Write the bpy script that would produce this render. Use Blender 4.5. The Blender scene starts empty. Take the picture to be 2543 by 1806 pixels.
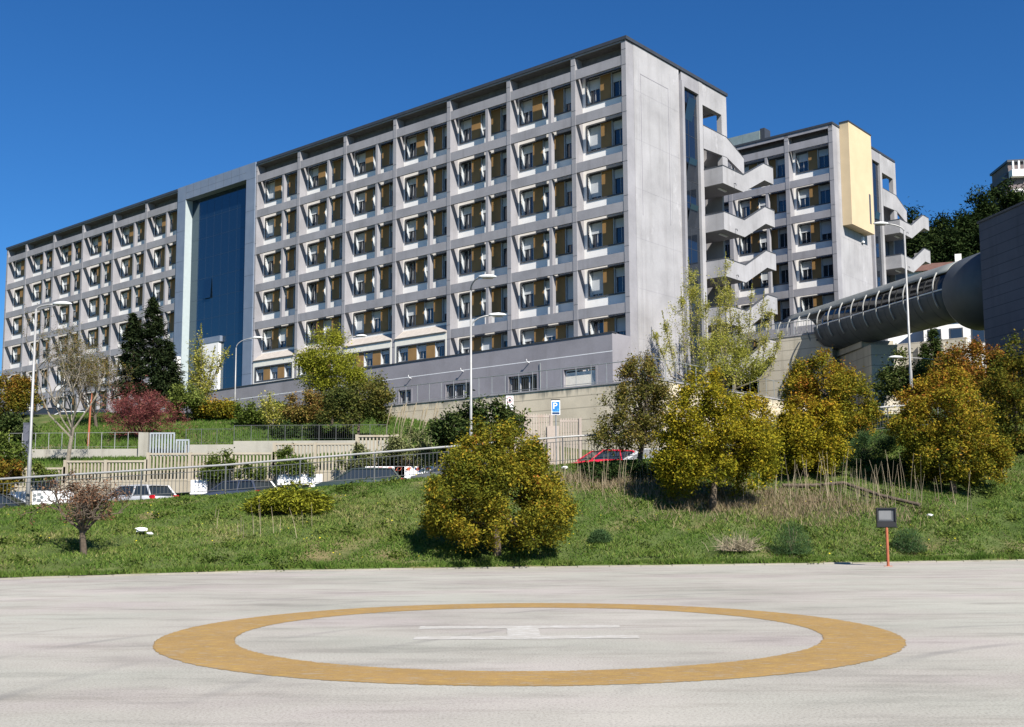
import bpy, math, random
import numpy as np
from mathutils import Matrix, Vector
rng = np.random.default_rng(7)
random.seed(7)
SC = bpy.context.scene
COL = SC.collection
R = math.radians

# ------------------------------------------------------------------ camera
FPX, CYP, PIT, ROL, HC = 2734.02, 979.11, 0.1100, -0.0051, 1.6
cd = bpy.data.cameras.new("camera")
cam = bpy.data.objects.new("camera", cd)
COL.objects.link(cam)
cd.sensor_width = 36.0
cd.lens = 36.0 * FPX / 2543.0
cd.shift_y = (CYP - 903.0) / 2543.0
cd.clip_end = 3000
cam.matrix_world = Matrix.Translation((0, 0, HC)) @ Matrix.Rotation(R(90) + PIT, 4, 'X') @ Matrix.Rotation(ROL, 4, 'Z')
SC.camera = cam

# ------------------------------------------------------------------ sky, sun, exposure
SUN_EL, SUN_AZ = 41.4, 153.5          # azimuth clockwise from +Y
w = bpy.data.worlds.new("World")
SC.world = w
w.use_nodes = True
nt = w.node_tree
sky = nt.nodes.new("ShaderNodeTexSky")
sky.sky_type = 'NISHITA'
sky.sun_disc = False
sky.sun_elevation = R(SUN_EL)
sky.sun_rotation = R(SUN_AZ)
sky.air_density = 1.0
sky.dust_density = 0.3
sky.ozone_density = 3.0
sky.altitude = 600
hs = nt.nodes.new("ShaderNodeHueSaturation")
hs.inputs['Saturation'].default_value = 1.2
nt.links.new(sky.outputs[0], hs.inputs['Color'])
bg = nt.nodes['Background']
bg.inputs[1].default_value = 0.05
tm = nt.nodes.new("ShaderNodeMix")
tm.data_type = 'RGBA'
tm.blend_type = 'MULTIPLY'
tm.inputs[0].default_value = 1.0
tm.inputs[7].default_value = (0.54, 0.99, 1.36, 1)
nt.links.new(hs.outputs[0], tm.inputs[6])
nt.links.new(tm.outputs[2], bg.inputs[0])
sd = bpy.data.lights.new("sun", 'SUN')
sd.energy = 5.0
sd.angle = R(0.5)
sd.color = (1.0, 0.94, 0.85)
sun = bpy.data.objects.new("sun", sd)
COL.objects.link(sun)
az = R(SUN_AZ)
sdir = Vector((math.sin(az) * math.cos(R(SUN_EL)), math.cos(az) * math.cos(R(SUN_EL)), math.sin(R(SUN_EL))))
sun.rotation_euler = sdir.to_track_quat('Z', 'Y').to_euler()
SC.view_settings.view_transform = 'Standard'
SC.view_settings.look = 'None'
SC.view_settings.exposure = 0.80
SC.view_settings.gamma = 1.0
SC.cycles.diffuse_bounces = 1
SC.cycles.max_bounces = 8

# ------------------------------------------------------------------ geometry helpers
def ray(px, py):
    a, b = px - 1271.5, py - CYP
    cr, sr = math.cos(ROL), math.sin(ROL)
    u = a * cr + b * sr
    v = -a * sr + b * cr
    x, y, z = u / FPX, 1.0, -v / FPX
    c, s = math.cos(PIT), math.sin(PIT)
    return x, y * c - z * s, y * s + z * c
D = 2543 / 2287.0
def at(px, py, Y):
    """world point seen at pixel (px, py) of the 2287-wide view, at depth Y"""
    d = ray(px * D, py * D)
    k = Y / d[1]
    return Vector((d[0] * k, Y, HC + d[2] * k))
def mpp(Y):
    return Y / FPX * D                # metres per 2287-pixel at depth Y

def tag(o, label=None, cat=None, group=None, kind=None):
    if label: o['label'] = label
    if cat: o['category'] = cat
    if group: o['group'] = group
    if kind: o['kind'] = kind
    return o
def empty(name, loc=(0, 0, 0), rz=0.0, label=None, cat=None, group=None):
    o = bpy.data.objects.new(name, None)
    COL.objects.link(o)
    o.empty_display_size = 0.2
    o.location = loc
    o.rotation_euler = (0, 0, rz)
    return tag(o, label, cat, group)
def copy_tree(o, parent=None):
    c = o.copy()
    COL.objects.link(c)
    c.parent = parent
    for ch in o.children:
        copy_tree(ch, c)
    return c

class MB:
    def __init__(s):
        s.v, s.f, s.m = [], [], []
    def add(s, vs, fs, m=0):
        n = len(s.v)
        s.v += [tuple(p) for p in vs]
        for f in fs:
            s.f.append(tuple(i + n for i in f))
            s.m.append(m)
        return s
    def box(s, x0, x1, y0, y1, z0, z1, m=0):
        if x0 > x1: x0, x1 = x1, x0
        if y0 > y1: y0, y1 = y1, y0
        vs = [(x0, y0, z0), (x1, y0, z0), (x1, y1, z0), (x0, y1, z0), (x0, y0, z1), (x1, y0, z1), (x1, y1, z1), (x0, y1, z1)]
        return s.add(vs, [(0, 3, 2, 1), (4, 5, 6, 7), (0, 1, 5, 4), (1, 2, 6, 5), (2, 3, 7, 6), (3, 0, 4, 7)], m)
    def ub(s, u0, u1, v0, v1, z0, z1, m=0):          # building coordinates: x = -u
        return s.box(-u0, -u1, v0, v1, z0, z1, m)
    def prism(s, poly, axis, a0, a1, m=0):
        """poly of 2D points extruded along axis 'x','y' or 'z' from a0 to a1"""
        n = len(poly)
        def p3(p, a):
            return {'x': (a, p[0], p[1]), 'y': (p[0], a, p[1]), 'z': (p[0], p[1], a)}[axis]
        vs = [p3(p, a0) for p in poly] + [p3(p, a1) for p in poly]
        ar = sum(poly[i][0] * poly[(i + 1) % n][1] - poly[(i + 1) % n][0] * poly[i][1] for i in range(n))
        fs = [tuple(range(n)), tuple(range(2 * n - 1, n - 1, -1))] + [(i, i + n, (i + 1) % n + n, (i + 1) % n) for i in range(n)]
        return s.add(vs, fs, m)
    def tube(s, path, rad, n=8, m=0, cap=True):
        path = [Vector(p) for p in path]
        if not hasattr(rad, '__len__'): rad = [rad] * len(path)
        base = len(s.v)
        up = Vector((0, 0, 1))
        for i, p in enumerate(path):
            t = (path[min(i + 1, len(path) - 1)] - path[max(i - 1, 0)]).normalized()
            a = t.cross(up)
            if a.length < 1e-3: a = t.cross(Vector((1, 0, 0)))
            a.normalize()
            b = t.cross(a).normalized()
            for k in range(n):
                q = p + (a * math.cos(2 * math.pi * k / n) + b * math.sin(2 * math.pi * k / n)) * rad[i]
                s.v.append(tuple(q))
        for i in range(len(path) - 1):
            for k in range(n):
                k2 = (k + 1) % n
                s.f.append((base + i * n + k, base + i * n + k2, base + (i + 1) * n + k2, base + (i + 1) * n + k))
                s.m.append(m)
        if cap:
            s.f.append(tuple(base + k for k in range(n))); s.m.append(m)
            s.f.append(tuple(base + (len(path) - 1) * n + k for k in reversed(range(n)))); s.m.append(m)
        return s
    def mesh(s, name, mats, smooth=False):
        me = bpy.data.meshes.new(name)
        me.from_pydata(s.v, [], s.f)
        if not isinstance(mats, (list, tuple)): mats = [mats]
        for mm in mats: me.materials.append(mm)
        if len(mats) > 1: me.polygons.foreach_set('material_index', s.m)
        if smooth: me.polygons.foreach_set('use_smooth', [True] * len(s.f))
        import bmesh
        bm = bmesh.new(); bm.from_mesh(me)
        bmesh.ops.recalc_face_normals(bm, faces=bm.faces)
        bm.to_mesh(me); bm.free()
        return me
    def build(s, name, mats, parent=None, smooth=False):
        o = bpy.data.objects.new(name, s.mesh(name, mats, smooth))
        COL.objects.link(o)
        o.parent = parent
        return o

# ------------------------------------------------------------------ materials
class NT:
    def __init__(s, name):
        s.mat = bpy.data.materials.new(name)
        s.mat.use_nodes = True
        s.t = s.mat.node_tree
        s.p = s.t.nodes['Principled BSDF']
        s.tc = None
    def n(s, typ, **kw):
        o = s.t.nodes.new(typ)
        for k, v in kw.items(): setattr(o, k, v)
        return o
    def l(s, a, b): s.t.links.new(a, b)
    def coord(s, scale=(1, 1, 1), which='Object'):
        tc = s.n('ShaderNodeTexCoord')
        mp = s.n('ShaderNodeMapping')
        mp.inputs['Scale'].default_value = scale
        s.l(tc.outputs[which], mp.inputs[0])
        return mp.outputs[0]
    def noise(s, scale, vec=None, detail=4, rough=0.55):
        n = s.n('ShaderNodeTexNoise')
        n.inputs['Scale'].default_value = scale
        n.inputs['Detail'].default_value = detail
        n.inputs['Roughness'].default_value = rough
        if vec is not None: s.l(vec, n.inputs['Vector'])
        return n.outputs['Fac']
    def ramp(s, fac, stops):
        r = s.n('ShaderNodeValToRGB')
        e = r.color_ramp.elements
        while len(e) < len(stops): e.new(0.5)
        for el, (p, c) in zip(e, stops):
            el.position = p
            el.color = (c[0], c[1], c[2], 1) if hasattr(c, '__len__') else (c, c, c, 1)
        s.l(fac, r.inputs[0])
        return r.outputs[0]
    def mix(s, fac, a, b, mode='MIX'):
        m = s.n('ShaderNodeMix')
        m.data_type = 'RGBA'
        m.blend_type = mode
        for sock, val in ((m.inputs[0], fac), (m.inputs[6], a), (m.inputs[7], b)):
            if isinstance(val, (int, float)): sock.default_value = val
            elif isinstance(val, tuple): sock.default_value = (*val, 1)
            else: s.l(val, sock)
        return m.outputs[2]
    def bump(s, h, strength=0.3, dist=0.02):
        b = s.n('ShaderNodeBump')
        b.inputs['Strength'].default_value = strength
        b.inputs['Distance'].default_value = dist
        s.l(h, b.inputs['Height'])
        s.l(b.outputs[0], s.p.inputs['Normal'])
    def out(s, col=None, rough=0.8, metal=0.0, spec=0.3):
        if col is not None:
            if isinstance(col, tuple): s.p.inputs['Base Color'].default_value = (*col, 1)
            else: s.l(col, s.p.inputs['Base Color'])
        s.p.inputs['Roughness'].default_value = rough
        s.p.inputs['Metallic'].default_value = metal
        s.p.inputs['Specular IOR Level'].default_value = spec
        return s.mat
def plain(name, col, rough=0.7, metal=0.0, spec=0.3, var=0.12, scale=3.0):
    t = NT(name)
    n = t.noise(scale, t.coord())
    c = t.ramp(n, [(0.3, tuple(x * (1 - var) for x in col)), (0.7, tuple(min(1, x * (1 + var)) for x in col))])
    return t.out(c, rough, metal, spec)

def concrete(name, col, streak=0.25, patch=0.0, boards=None, stain=(0.5, 0.48, 0.45)):
    t = NT(name)
    big = t.noise(0.35, t.coord(), 5, 0.6)
    fine = t.noise(9, t.coord(), 4, 0.6)
    run = t.noise(1.0, t.coord((1.6, 1.6, 0.10)), 4, 0.6)
    c = t.ramp(big, [(0.28, tuple(x * 0.78 for x in col)), (0.5, tuple(x * 0.98 for x in col)), (0.72, tuple(x * 1.13 for x in col))])
    c = t.mix(0.18, c, t.ramp(fine, [(0.3, 0.55), (0.7, 1.0)]), 'MULTIPLY')
    rs = t.ramp(run, [(0.52, 0.0), (0.72, 1.0)])
    fm = t.n('ShaderNodeMath', operation='MULTIPLY')
    t.l(rs, fm.inputs[0]); fm.inputs[1].default_value = streak
    c = t.mix(fm.outputs[0], c, tuple(a * b for a, b in zip(col, stain)))
    if boards:
        wv = t.n('ShaderNodeTexWave', wave_type='BANDS', bands_direction='Z')
        wv.inputs['Scale'].default_value = boards
        wv.inputs['Distortion'].default_value = 0.0
        t.l(t.coord(), wv.inputs['Vector'])
        ln = t.ramp(wv.outputs[0], [(0.0, 1.0), (0.03, 0.0)])
        c = t.mix(ln, c, tuple(x * 0.55 for x in col))
    if patch:
        pn = t.noise(0.55, t.coord((1.0, 1.0, 0.45)), 6, 0.72)
        pm_ = t.ramp(pn, [(0.60, 0.0), (0.68, patch)])
        c = t.mix(pm_, c, tuple(min(1, x * 1.45) for x in col))
        dk = t.ramp(t.noise(1.3, t.coord((0.8, 0.8, 0.12)), 5, 0.7), [(0.60, 0.0), (0.75, patch)])
        c = t.mix(dk, c, tuple(x * 0.6 for x in col))
    t.bump(fine, 0.25, 0.01)
    return t.out(c, 0.9, 0, 0.2)

M = {}
M['concrete'] = concrete('concrete', (0.298, 0.293, 0.312), 0.3)
M['concrete_sunlit'] = concrete('concrete_sunlit', (0.36, 0.355, 0.365), 0.3, patch=0.45)  # lighter copy of the front concrete; the sunlit side is in the colour
M['plaster_grey'] = concrete('plaster_grey', (0.27, 0.262, 0.285), 0.15)
M['concrete_old'] = concrete('concrete_old', (0.50, 0.46, 0.375), 0.55, boards=0.42, stain=(0.42, 0.42, 0.38))
M['concrete_beige'] = concrete('concrete_beige', (0.385, 0.345, 0.27), 0.4, stain=(0.75, 0.6, 0.45))
M['screen_concrete'] = concrete('screen_concrete', (0.40, 0.345, 0.30), 0.5, stain=(0.7, 0.5, 0.4))
M['white_wall'] = plain('white_wall', (0.82, 0.80, 0.77), 0.85, var=0.05, scale=1.2)
M['cream_wall'] = plain('cream_wall', (0.78, 0.75, 0.66), 0.85, var=0.06)
M['canopy'] = plain('canopy', (0.42, 0.38, 0.34), 0.9)
M['shade_plaster'] = plain('shade_plaster', (0.13, 0.125, 0.13), 0.9, var=0.2)  # dark tone carries the shade under the roof overhang
M['dark_metal'] = plain('dark_metal', (0.055, 0.06, 0.07), 0.45, 0.2)
M['frame_grey'] = plain('frame_grey', (0.075, 0.08, 0.09), 0.5, 0.1)
M['bar_blue'] = plain('bar_blue', (0.03, 0.05, 0.085), 0.5)
M['jamb'] = plain('jamb', (0.50, 0.53, 0.55), 0.5)
M['blind'] = plain('blind', (0.50, 0.52, 0.54), 0.6, var=0.04)
M['gold'] = plain('gold', (0.265, 0.155, 0.058), 0.6, var=0.1, scale=1.0)
M['gold2'] = plain('gold2', (0.36, 0.215, 0.055), 0.6, var=0.1, scale=1.0)
M['yellow_clad'] = plain('yellow_clad', (0.56, 0.445, 0.285), 0.7, var=0.06, scale=0.6)
M['white_metal'] = plain('white_metal', (0.75, 0.76, 0.77), 0.5, var=0.04)
M['sash'] = plain('sash', (0.50, 0.51, 0.52), 0.5, 0.1)
M['gate_dim'] = plain('gate_dim', (0.16, 0.165, 0.17), 0.5)
M['rib_metal'] = plain('rib_metal', (0.33, 0.33, 0.315), 0.5, 0.1)
M['rail_dark'] = plain('rail_dark', (0.12, 0.125, 0.125), 0.5, 0.2)
M['gate_grey'] = plain('gate_grey', (0.34, 0.37, 0.40), 0.5, 0.1)
M['wall_grey'] = concrete('wall_grey', (0.36, 0.345, 0.30), 0.5)
M['grey_metal'] = plain('grey_metal', (0.33, 0.35, 0.35), 0.45, 0.5, var=0.1)
M['pole_metal'] = plain('pole_metal', (0.34, 0.34, 0.335), 0.5, 0.3, var=0.1)
M['lamp_head'] = plain('lamp_head', (0.72, 0.73, 0.72), 0.4, var=0.05)
M['lamp_glass'] = plain('lamp_glass', (0.25, 0.24, 0.22), 0.2, var=0.1)
M['rust'] = plain('rust', (0.36, 0.11, 0.055), 0.7, var=0.25)
M['bark'] = plain('bark', (0.10, 0.078, 0.058), 0.95, var=0.35, scale=12)
M['bark_pale'] = plain('bark_pale', (0.21, 0.185, 0.145), 0.95, var=0.25, scale=12)
M['twig_red'] = plain('twig_red', (0.19, 0.055, 0.055), 0.9, var=0.3, scale=8)
M['straw'] = plain('straw', (0.30, 0.25, 0.17), 0.9, var=0.2, scale=5)
M['tyre'] = plain('tyre', (0.02, 0.02, 0.02), 0.9)
M['rim'] = plain('rim', (0.4, 0.4, 0.42), 0.35, 0.7)
M['tail_red'] = plain('tail_red', (0.45, 0.01, 0.02), 0.25)
M['roof_tile'] = plain('roof_tile', (0.13, 0.07, 0.055), 0.9, var=0.25, scale=2)
M['brick'] = plain('brick', (0.20, 0.10, 0.08), 0.9, var=0.2)
M['sheet_grey'] = plain('sheet_grey', (0.30, 0.36, 0.34), 0.5, 0.4, var=0.1)
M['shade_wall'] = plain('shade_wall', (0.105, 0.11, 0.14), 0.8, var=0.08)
M['block_clad'] = concrete('block_clad', (0.11, 0.115, 0.145), 0.3, boards=0.55)
M['asphalt'] = plain('asphalt', (0.06, 0.06, 0.062), 0.9, var=0.2)
M['paper_white'] = plain('paper_white', (0.86, 0.86, 0.86), 0.7, var=0.02)

def glass(name, col, refl, tint=(0.75, 0.85, 1.0), rough=0.02):
    t = NT(name)
    t.out(col, 0.12, 0, 0.5)
    gl = t.n('ShaderNodeBsdfGlossy')
    gl.inputs['Color'].default_value = (*tint, 1)
    gl.inputs['Roughness'].default_value = rough
    mx = t.n('ShaderNodeMixShader')
    mx.inputs[0].default_value = refl
    t.l(t.p.outputs[0], mx.inputs[1]); t.l(gl.outputs[0], mx.inputs[2])
    t.l(mx.outputs[0], t.t.nodes['Material Output'].inputs['Surface'])
    return t.mat
M['glass'] = glass('glass', (0.018, 0.022, 0.028), 0.05)
M['glass_blue'] = glass('glass_blue', (0.005, 0.012, 0.022), 0.085, (0.5, 0.78, 1.0), 0.03)
M['glass_strip'] = glass('glass_strip', (0.010, 0.014, 0.022), 0.07, (0.7, 0.85, 1.0), 0.04)
M['dark_glass'] = glass('dark_glass', (0.012, 0.013, 0.014), 0.015)
M['glass_car'] = glass('glass_car', (0.02, 0.025, 0.025), 0.05)
t = NT('portal_clad')
M['portal_clad'] = t.out(t.ramp(t.noise(0.8, t.coord()), [(0.3, (0.165, 0.205, 0.275)), (0.7, (0.205, 0.245, 0.315))]), 0.5, 0.1, 0.4)
M['portal_inner'] = plain('portal_inner', (0.40, 0.46, 0.47), 0.5, 0.1, var=0.04)
t = NT('tube_metal')
M['tube_metal'] = t.out(t.ramp(t.noise(0.7, t.coord()), [(0.3, (0.06, 0.07, 0.082)), (0.7, (0.088, 0.10, 0.112))]), 0.55, 0.15, 0.4)
t = NT('tube_roof')
M['tube_roof'] = t.out(t.ramp(t.noise(0.9, t.coord()), [(0.3, (0.16, 0.175, 0.17)), (0.7, (0.22, 0.235, 0.23))]), 0.5, 0.2, 0.4)
def paint(name, col):
    t = NT(name)
    m = t.out(col, 0.25, 0.0, 0.5)
    t.p.inputs['Coat Weight'].default_value = 0.25
    t.p.inputs['Coat Roughness'].default_value = 0.08
    return m

def drip_wall():
    col = (0.64, 0.56, 0.435)
    m = concrete('concrete_drip', col, 0.35, boards=0.42, stain=(0.6, 0.6, 0.55))
    nt_ = m.node_tree
    P_ = nt_.nodes['Principled BSDF']
    src = P_.inputs['Base Color'].links[0].from_socket
    t = NT.__new__(NT); t.mat, t.t, t.p = m, nt_, P_
    n = t.noise(1.0, t.coord((1.5, 1.5, 0.06)), 5, 0.7)
    sx = t.n('ShaderNodeSeparateXYZ'); t.l(t.coord(), sx.inputs[0])
    z = t.n('ShaderNodeMapRange'); t.l(sx.outputs[2], z.inputs[0])
    z.inputs[1].default_value = 8.5; z.inputs[2].default_value = 9.5; z.inputs[3].default_value = 0.0; z.inputs[4].default_value = 0.34
    ad = t.n('ShaderNodeMath', operation='ADD'); t.l(n, ad.inputs[0]); t.l(z.outputs[0], ad.inputs[1])
    f = t.ramp(ad.outputs[0], [(0.70, 0.0), (0.84, 0.7)])
    t.l(t.mix(f, src, (0.17, 0.17, 0.145)), P_.inputs['Base Color'])
    return m
M['concrete_drip'] = drip_wall()

# pad, markings
def pad_mat():
    t = NT('pad_concrete')
    co = t.coord()
    big = t.noise(0.16, co, 6, 0.62)
    mid = t.noise(0.9, t.coord((0.45, 1.6, 1)), 5, 0.65)
    sweep = t.noise(0.7, t.coord((0.35, 1.9, 1)), 8, 0.72)
    tint = t.noise(0.33, t.coord((0.6, 1.2, 1)), 3, 0.5)
    gr = t.noise(38, co, 4, 0.8)
    vor = t.n('ShaderNodeTexVoronoi'); vor.inputs['Scale'].default_value = 38; t.l(co, vor.inputs['Vector'])
    c = t.ramp(big, [(0.30, (0.25, 0.234, 0.20)), (0.48, (0.375, 0.355, 0.31)), (0.70, (0.485, 0.46, 0.405))])
    c = t.mix(0.35, c, t.ramp(tint, [(0.35, (0.37, 0.39, 0.335)), (0.5, (0.405, 0.387, 0.345)), (0.66, (0.42, 0.355, 0.36))]))
    c = t.mix(0.5, c, t.ramp(mid, [(0.30, 0.42), (0.48, 0.92), (0.7, 1.0)]), 'MULTIPLY')
    c = t.mix(t.ramp(sweep, [(0.55, 0.0), (0.70, 0.50)]), c, (0.20, 0.18, 0.15))
    c = t.mix(0.55, c, t.ramp(gr, [(0.30, 0.10), (0.50, 0.95), (0.7, 1.25)]), 'MULTIPLY')
    c = t.mix(t.ramp(vor.outputs['Distance'], [(0.05, 0.55), (0.16, 0.0)]), c, (0.12, 0.115, 0.105))
    # a few tyre scuffs: thin arcs
    wv = t.n('ShaderNodeTexWave', wave_type='RINGS', rings_direction='Z'); wv.inputs['Scale'].default_value = 0.17
    wv.inputs['Distortion'].default_value = 1.2; wv.inputs['Detail'].default_value = 2
    mp = t.n('ShaderNodeMapping'); mp.inputs['Location'].default_value = (-9.0, -8.0, 0)
    tc = t.n('ShaderNodeTexCoord'); t.l(tc.outputs['Object'], mp.inputs[0]); t.l(mp.outputs[0], wv.inputs['Vector'])
    sk = t.ramp(wv.outputs[0], [(0.955, 0.0), (1.0, 0.42)])
    gate = t.ramp(t.noise(0.25, co, 3), [(0.5, 0.0), (0.62, 1.0)])
    sk = t.mix(1.0, sk, gate, 'MULTIPLY')
    c = t.mix(sk, c, (0.17, 0.165, 0.16))
    t.bump(gr, 0.35, 0.01)
    return t.out(c, 0.92, 0, 0.2)
M['pad'] = pad_mat()
def worn(name, stops, under, amount):
    t = NT(name)
    co = t.coord()
    n1 = t.noise(1.1, t.coord((1.0, 1.0, 1)), 6, 0.7)
    n2 = t.noise(6, t.coord((0.6, 1.6, 1)), 5, 0.75)
    gr = t.noise(60, co, 3, 0.7)
    c = t.ramp(n2, stops)
    c = t.mix(0.4, c, t.ramp(n1, [(0.35, 0.72), (0.65, 1.1)]), 'MULTIPLY')
    c = t.mix(0.5, c, t.ramp(gr, [(0.32, 0.5), (0.52, 0.95), (0.7, 1.1)]), 'MULTIPLY')
    c = t.mix(t.ramp(n2, [(amount, 0.8), (amount + 0.08, 0.0)]), c, under)
    t.bump(gr, 0.3, 0.01)
    return t.out(c, 0.9, 0, 0.2)
M['mark_yellow'] = worn('mark_yellow', [(0.35, (0.285, 0.185, 0.08)), (0.54, (0.345, 0.222, 0.082)), (0.66, (0.43, 0.285, 0.085)), (0.80, (0.56, 0.41, 0.12))], (0.34, 0.28, 0.19), 0.37)
M['mark_white'] = worn('mark_white', [(0.35, (0.48, 0.468, 0.44)), (0.7, (0.58, 0.57, 0.54))], (0.38, 0.36, 0.32), 0.50)
M['kerb'] = concrete('kerb', (0.30, 0.28, 0.235), 0.6)

def ground_mat():
    t = NT('grass_ground')
    co = t.coord()
    n1 = t.noise(0.28, co, 5, 0.6)
    n2 = t.noise(2.2, co, 5, 0.7)
    c = t.ramp(n1, [(0.36, (0.055, 0.085, 0.022)), (0.52, (0.085, 0.11, 0.035)), (0.66, (0.17, 0.14, 0.07))])
    c = t.mix(0.7, c, t.ramp(n2, [(0.3, 0.5), (0.7, 1.3)]), 'MULTIPLY')
    t.bump(n2, 0.6, 0.08)
    return t.out(c, 0.95, 0, 0.1)
M['ground'] = ground_mat()

def leaf_mat(name, stops, trans=0.3, gloss=0.05):
    t = NT(name)
    a = t.n('ShaderNodeAttribute', attribute_name='tint')
    c = t.ramp(a.outputs['Fac'], stops)
    d = t.n('ShaderNodeBsdfDiffuse'); tr = t.n('ShaderNodeBsdfTranslucent'); g = t.n('ShaderNodeBsdfGlossy')
    g.inputs['Roughness'].default_value = 0.65
    t.l(c, d.inputs[0]); t.l(c, tr.inputs[0]); t.l(c, g.inputs[0])
    m1 = t.n('ShaderNodeMixShader'); m1.inputs[0].default_value = trans
    m2 = t.n('ShaderNodeMixShader'); m2.inputs[0].default_value = gloss * 0.5
    t.l(d.outputs[0], m1.inputs[1]); t.l(tr.outputs[0], m1.inputs[2])
    t.l(m1.outputs[0], m2.inputs[1]); t.l(g.outputs[0], m2.inputs[2])
    t.l(m2.outputs[0], t.t.nodes['Material Output'].inputs['Surface'])
    return t.mat
L = {}
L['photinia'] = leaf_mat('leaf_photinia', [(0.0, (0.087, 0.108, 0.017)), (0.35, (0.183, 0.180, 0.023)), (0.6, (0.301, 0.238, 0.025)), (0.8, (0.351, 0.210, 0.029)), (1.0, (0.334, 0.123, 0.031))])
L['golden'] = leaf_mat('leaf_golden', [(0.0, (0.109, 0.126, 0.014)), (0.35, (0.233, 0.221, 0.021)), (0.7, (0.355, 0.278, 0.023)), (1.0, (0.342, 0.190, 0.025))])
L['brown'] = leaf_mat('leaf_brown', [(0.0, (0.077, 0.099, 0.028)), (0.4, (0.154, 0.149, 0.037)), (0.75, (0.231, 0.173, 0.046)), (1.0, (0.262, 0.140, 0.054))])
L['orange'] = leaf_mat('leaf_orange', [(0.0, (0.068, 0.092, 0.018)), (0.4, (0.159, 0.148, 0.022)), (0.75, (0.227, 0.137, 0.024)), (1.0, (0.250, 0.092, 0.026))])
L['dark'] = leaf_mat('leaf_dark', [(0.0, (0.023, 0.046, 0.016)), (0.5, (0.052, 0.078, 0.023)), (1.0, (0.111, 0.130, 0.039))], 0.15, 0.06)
L['green'] = leaf_mat('leaf_green', [(0.0, (0.048, 0.080, 0.016)), (0.5, (0.101, 0.142, 0.027)), (1.0, (0.203, 0.234, 0.061))])
L['pale'] = leaf_mat('leaf_pale', [(0.0, (0.090, 0.108, 0.042)), (0.5, (0.180, 0.198, 0.078)), (1.0, (0.336, 0.336, 0.168))], 0.2, 0.08)
L['willow'] = leaf_mat('leaf_willow', [(0.0, (0.169, 0.195, 0.023)), (0.5, (0.286, 0.305, 0.033)), (1.0, (0.416, 0.377, 0.065))], 0.4)
L['poplar'] = leaf_mat('leaf_poplar', [(0.0, (0.190, 0.210, 0.040)), (0.5, (0.378, 0.380, 0.072)), (1.0, (0.625, 0.543, 0.160))], 0.4)
L['conifer'] = leaf_mat('leaf_conifer', [(0.0, (0.012, 0.020, 0.010)), (0.6, (0.027, 0.040, 0.016)), (1.0, (0.05, 0.062, 0.024))], 0.1, 0.03)
L['pine'] = leaf_mat('leaf_pine', [(0.0, (0.011, 0.022, 0.009)), (0.6, (0.027, 0.043, 0.014)), (1.0, (0.059, 0.077, 0.023))], 0.1, 0.03)
L['juniper'] = leaf_mat('leaf_juniper', [(0.0, (0.078, 0.098, 0.016)), (0.5, (0.208, 0.221, 0.023)), (1.0, (0.364, 0.351, 0.039))], 0.2)
L['redtwig'] = leaf_mat('leaf_redtwig', [(0.0, (0.10, 0.03, 0.035)), (0.5, (0.20, 0.055, 0.055)), (1.0, (0.26, 0.13, 0.09))], 0.2)
L['dryleaf'] = leaf_mat('leaf_dryleaf', [(0.0, (0.085, 0.036, 0.023)), (0.5, (0.187, 0.096, 0.055)), (1.0, (0.289, 0.184, 0.109))], 0.2)
L['grass'] = leaf_mat('leaf_grass', [(0.0, (0.050, 0.102, 0.019)), (0.35, (0.106, 0.174, 0.034)), (0.6, (0.174, 0.222, 0.055)), (0.8, (0.252, 0.246, 0.095)), (1.0, (0.381, 0.336, 0.173))], 0.3, 0.0)
L['fennel'] = leaf_mat('leaf_fennel', [(0.0, (0.04, 0.085, 0.03)), (1.0, (0.09, 0.15, 0.06))], 0.3, 0.03)
L['flower'] = leaf_mat('leaf_flower', [(0.0, (0.60, 0.50, 0.03)), (1.0, (0.70, 0.60, 0.06))], 0.2, 0.0)
L['straw'] = leaf_mat('leaf_straw', [(0.0, (0.160, 0.120, 0.072)), (1.0, (0.336, 0.272, 0.176))], 0.2, 0.0)

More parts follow.
